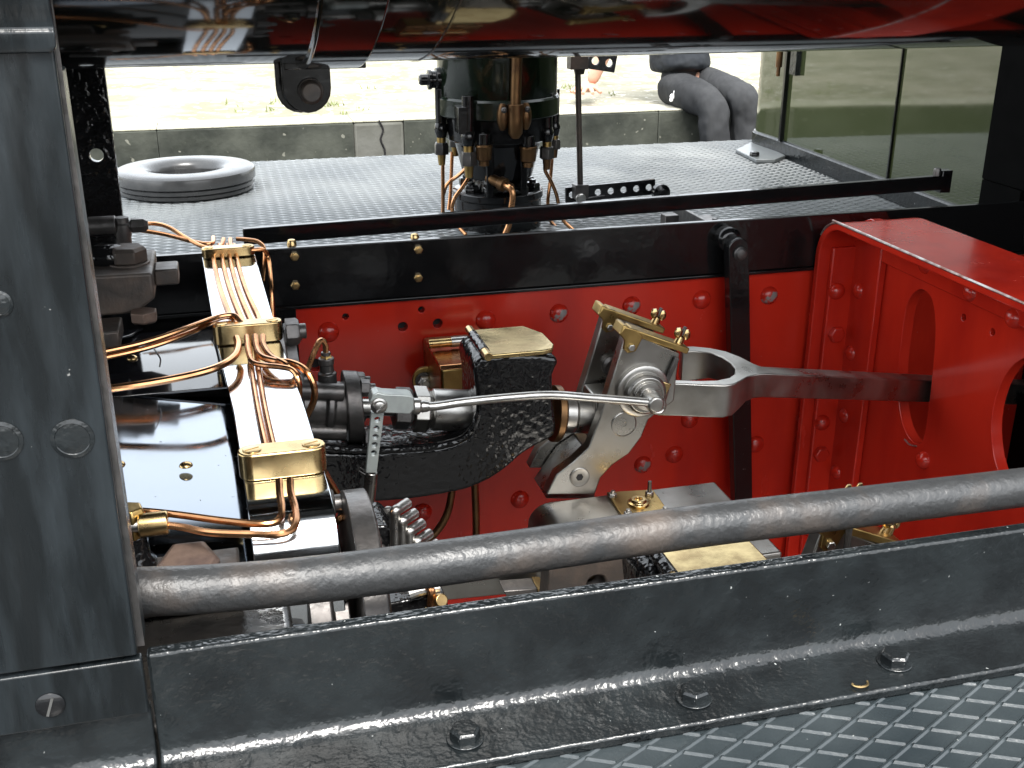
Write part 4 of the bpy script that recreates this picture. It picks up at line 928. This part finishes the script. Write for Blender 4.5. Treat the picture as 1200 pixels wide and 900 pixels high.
# trousers, a little larger than the legs
mid = lambda a, b, t: a+(b-a)*t
tv = [mid(hipc, wst, .15), hN, mid(hN, kN, .5), kN, mid(kN, aN, .12), mid(kN, aN, .5), aN, hF, mid(hF, kF, .5), kF, mid(kF, aF, .12), mid(kF, aF, .5), aF, mid(hipc, wst, .9)]
te = [(0, 1), (1, 2), (2, 3), (3, 4), (4, 5), (5, 6), (0, 7), (7, 8), (8, 9), (9, 10), (10, 11), (11, 12), (0, 13)]
tr_ = [.105, .092, .076, .062, .058, .060, .064, .092, .076, .062, .058, .060, .064, .116]
skin('trousers', 'trousers', pe, tv, te, tr_, 4, 0, .016)
jv = [mid(hipc, wst, .55), wst, mid(wst, chest, .5), chest, shN, mid(shN, elN, .92), shF, mid(shF, elF, .8)]
je = [(0, 1), (1, 2), (2, 3), (3, 4), (4, 5), (3, 6), (6, 7)]
skin('top', 'jacket', pe, jv, je, [.124, .128, .130, .138, .068, .052, .068, .052], 3, 0, .012)
for dx, dz, s_ in ((0, 0, .011), (.014, .014, .012), (-.004, -.012, .008)):
    q = A(788, 113, Y=3.93)+V((dx, 0, dz)); G().sphere(q, s_, (1, .3, 1), 12).build('pocket_emblem', 'white', pe, 0)
h_ = G().sphere(hd+V((-.01, .02, .03)), .098, (1, 1.05, 1.1), 20).build('hair', 'hair', pe, 0)
hq = haN                                       # the hand planted on the paving: palm and five fingers
gh = G(); gh.sphere(hq+V((-.02, -.03, -.008)), .040, (1.1, 1, .45), 14)
hnd = gh.build('hand', 'skin', pe, 0)
for i, (ang, ln) in enumerate(((200, .055), (222, .075), (242, .082), (262, .076), (285, .060))):
    d = V((math.cos(math.radians(ang)), math.sin(math.radians(ang)), 0)); b0_ = hq+V((-.02, -.03, -.012))+d*.028
    G().tube([b0_, b0_+d*ln*.5+Z_*.006, b0_+d*ln-Z_*.006], [.0095, .0088, .0065], 10, 4).build('finger', 'skin', hnd, 0)

# ------------------------------------------------------------------ light
w = bpy.data.worlds.new('World'); SC.world = w; w.use_nodes = True
nt = w.node_tree; sky = nt.nodes.new('ShaderNodeTexSky'); sky.sky_type = 'NISHITA'; sky.sun_disc = False
EL, AZ = math.radians(56), math.radians(178)      # azimuth clockwise from +Y: behind the camera
sky.sun_elevation = EL; sky.sun_rotation = AZ; sky.air_density = 1.0; sky.dust_density = 3.0; sky.ozone_density = 1.0
hs_ = nt.nodes.new('ShaderNodeHueSaturation'); hs_.inputs['Saturation'].default_value = .32   # thin white cloud
nt.links.new(sky.outputs[0], hs_.inputs['Color']); 
cl_ = nt.nodes.new('ShaderNodeMix'); cl_.data_type = 'RGBA'; cl_.inputs[0].default_value = .55      # the cloud deck: pale and nearly even
nt.links.new(hs_.outputs[0], cl_.inputs[6]); cl_.inputs[7].default_value = (6.6, 7.0, 7.3, 1)
nt.links.new(cl_.outputs[2], nt.nodes['Background'].inputs[0]); nt.nodes['Background'].inputs[1].default_value = .15
sd = bpy.data.lights.new('sun', 'SUN'); so = bpy.data.objects.new('sun', sd); COL.objects.link(so)
sd.energy = 1.7; sd.angle = math.radians(22); sd.color = (1, .97, .92)
dirv = V((math.sin(AZ)*math.cos(EL), math.cos(AZ)*math.cos(EL), math.sin(EL)))
so.rotation_euler = dirv.to_track_quat('Z', 'Y').to_euler(); so.location = dirv*20
vs_ = SC.view_settings; vs_.view_transform = 'Standard'; vs_.look = 'None'; vs_.gamma = 1; vs_.use_curve_mapping = False; vs_.exposure = 1.8
SC.cycles.use_denoising = True; SC.cycles.max_bounces = 8; SC.cycles.glossy_bounces = 5; SC.cycles.caustics_reflective = False
GR = {'frame_angle': 'black angle irons along the frames', 'running_board': 'diamond tread running boards', 'pipe_clip': 'brass pipe clips on the polished strip',
      'spindle_guide': 'black cast spindle guides', 'expansion_link': 'steel expansion links', 'eccentric_rod': 'steel eccentric rods',
      'perforated_lever': 'black drilled levers', 'pipe_union': 'pipe unions by the side plate', 'oil_pipe': 'brass oil pipes against the red frame'}
for o in SC.objects:
    k_ = o.name.split('.')[0]
    if o.parent is None and k_ in GR: o['group'] = GR[k_]
for o in SC.objects:
    if '_o' in o: del o['_o']
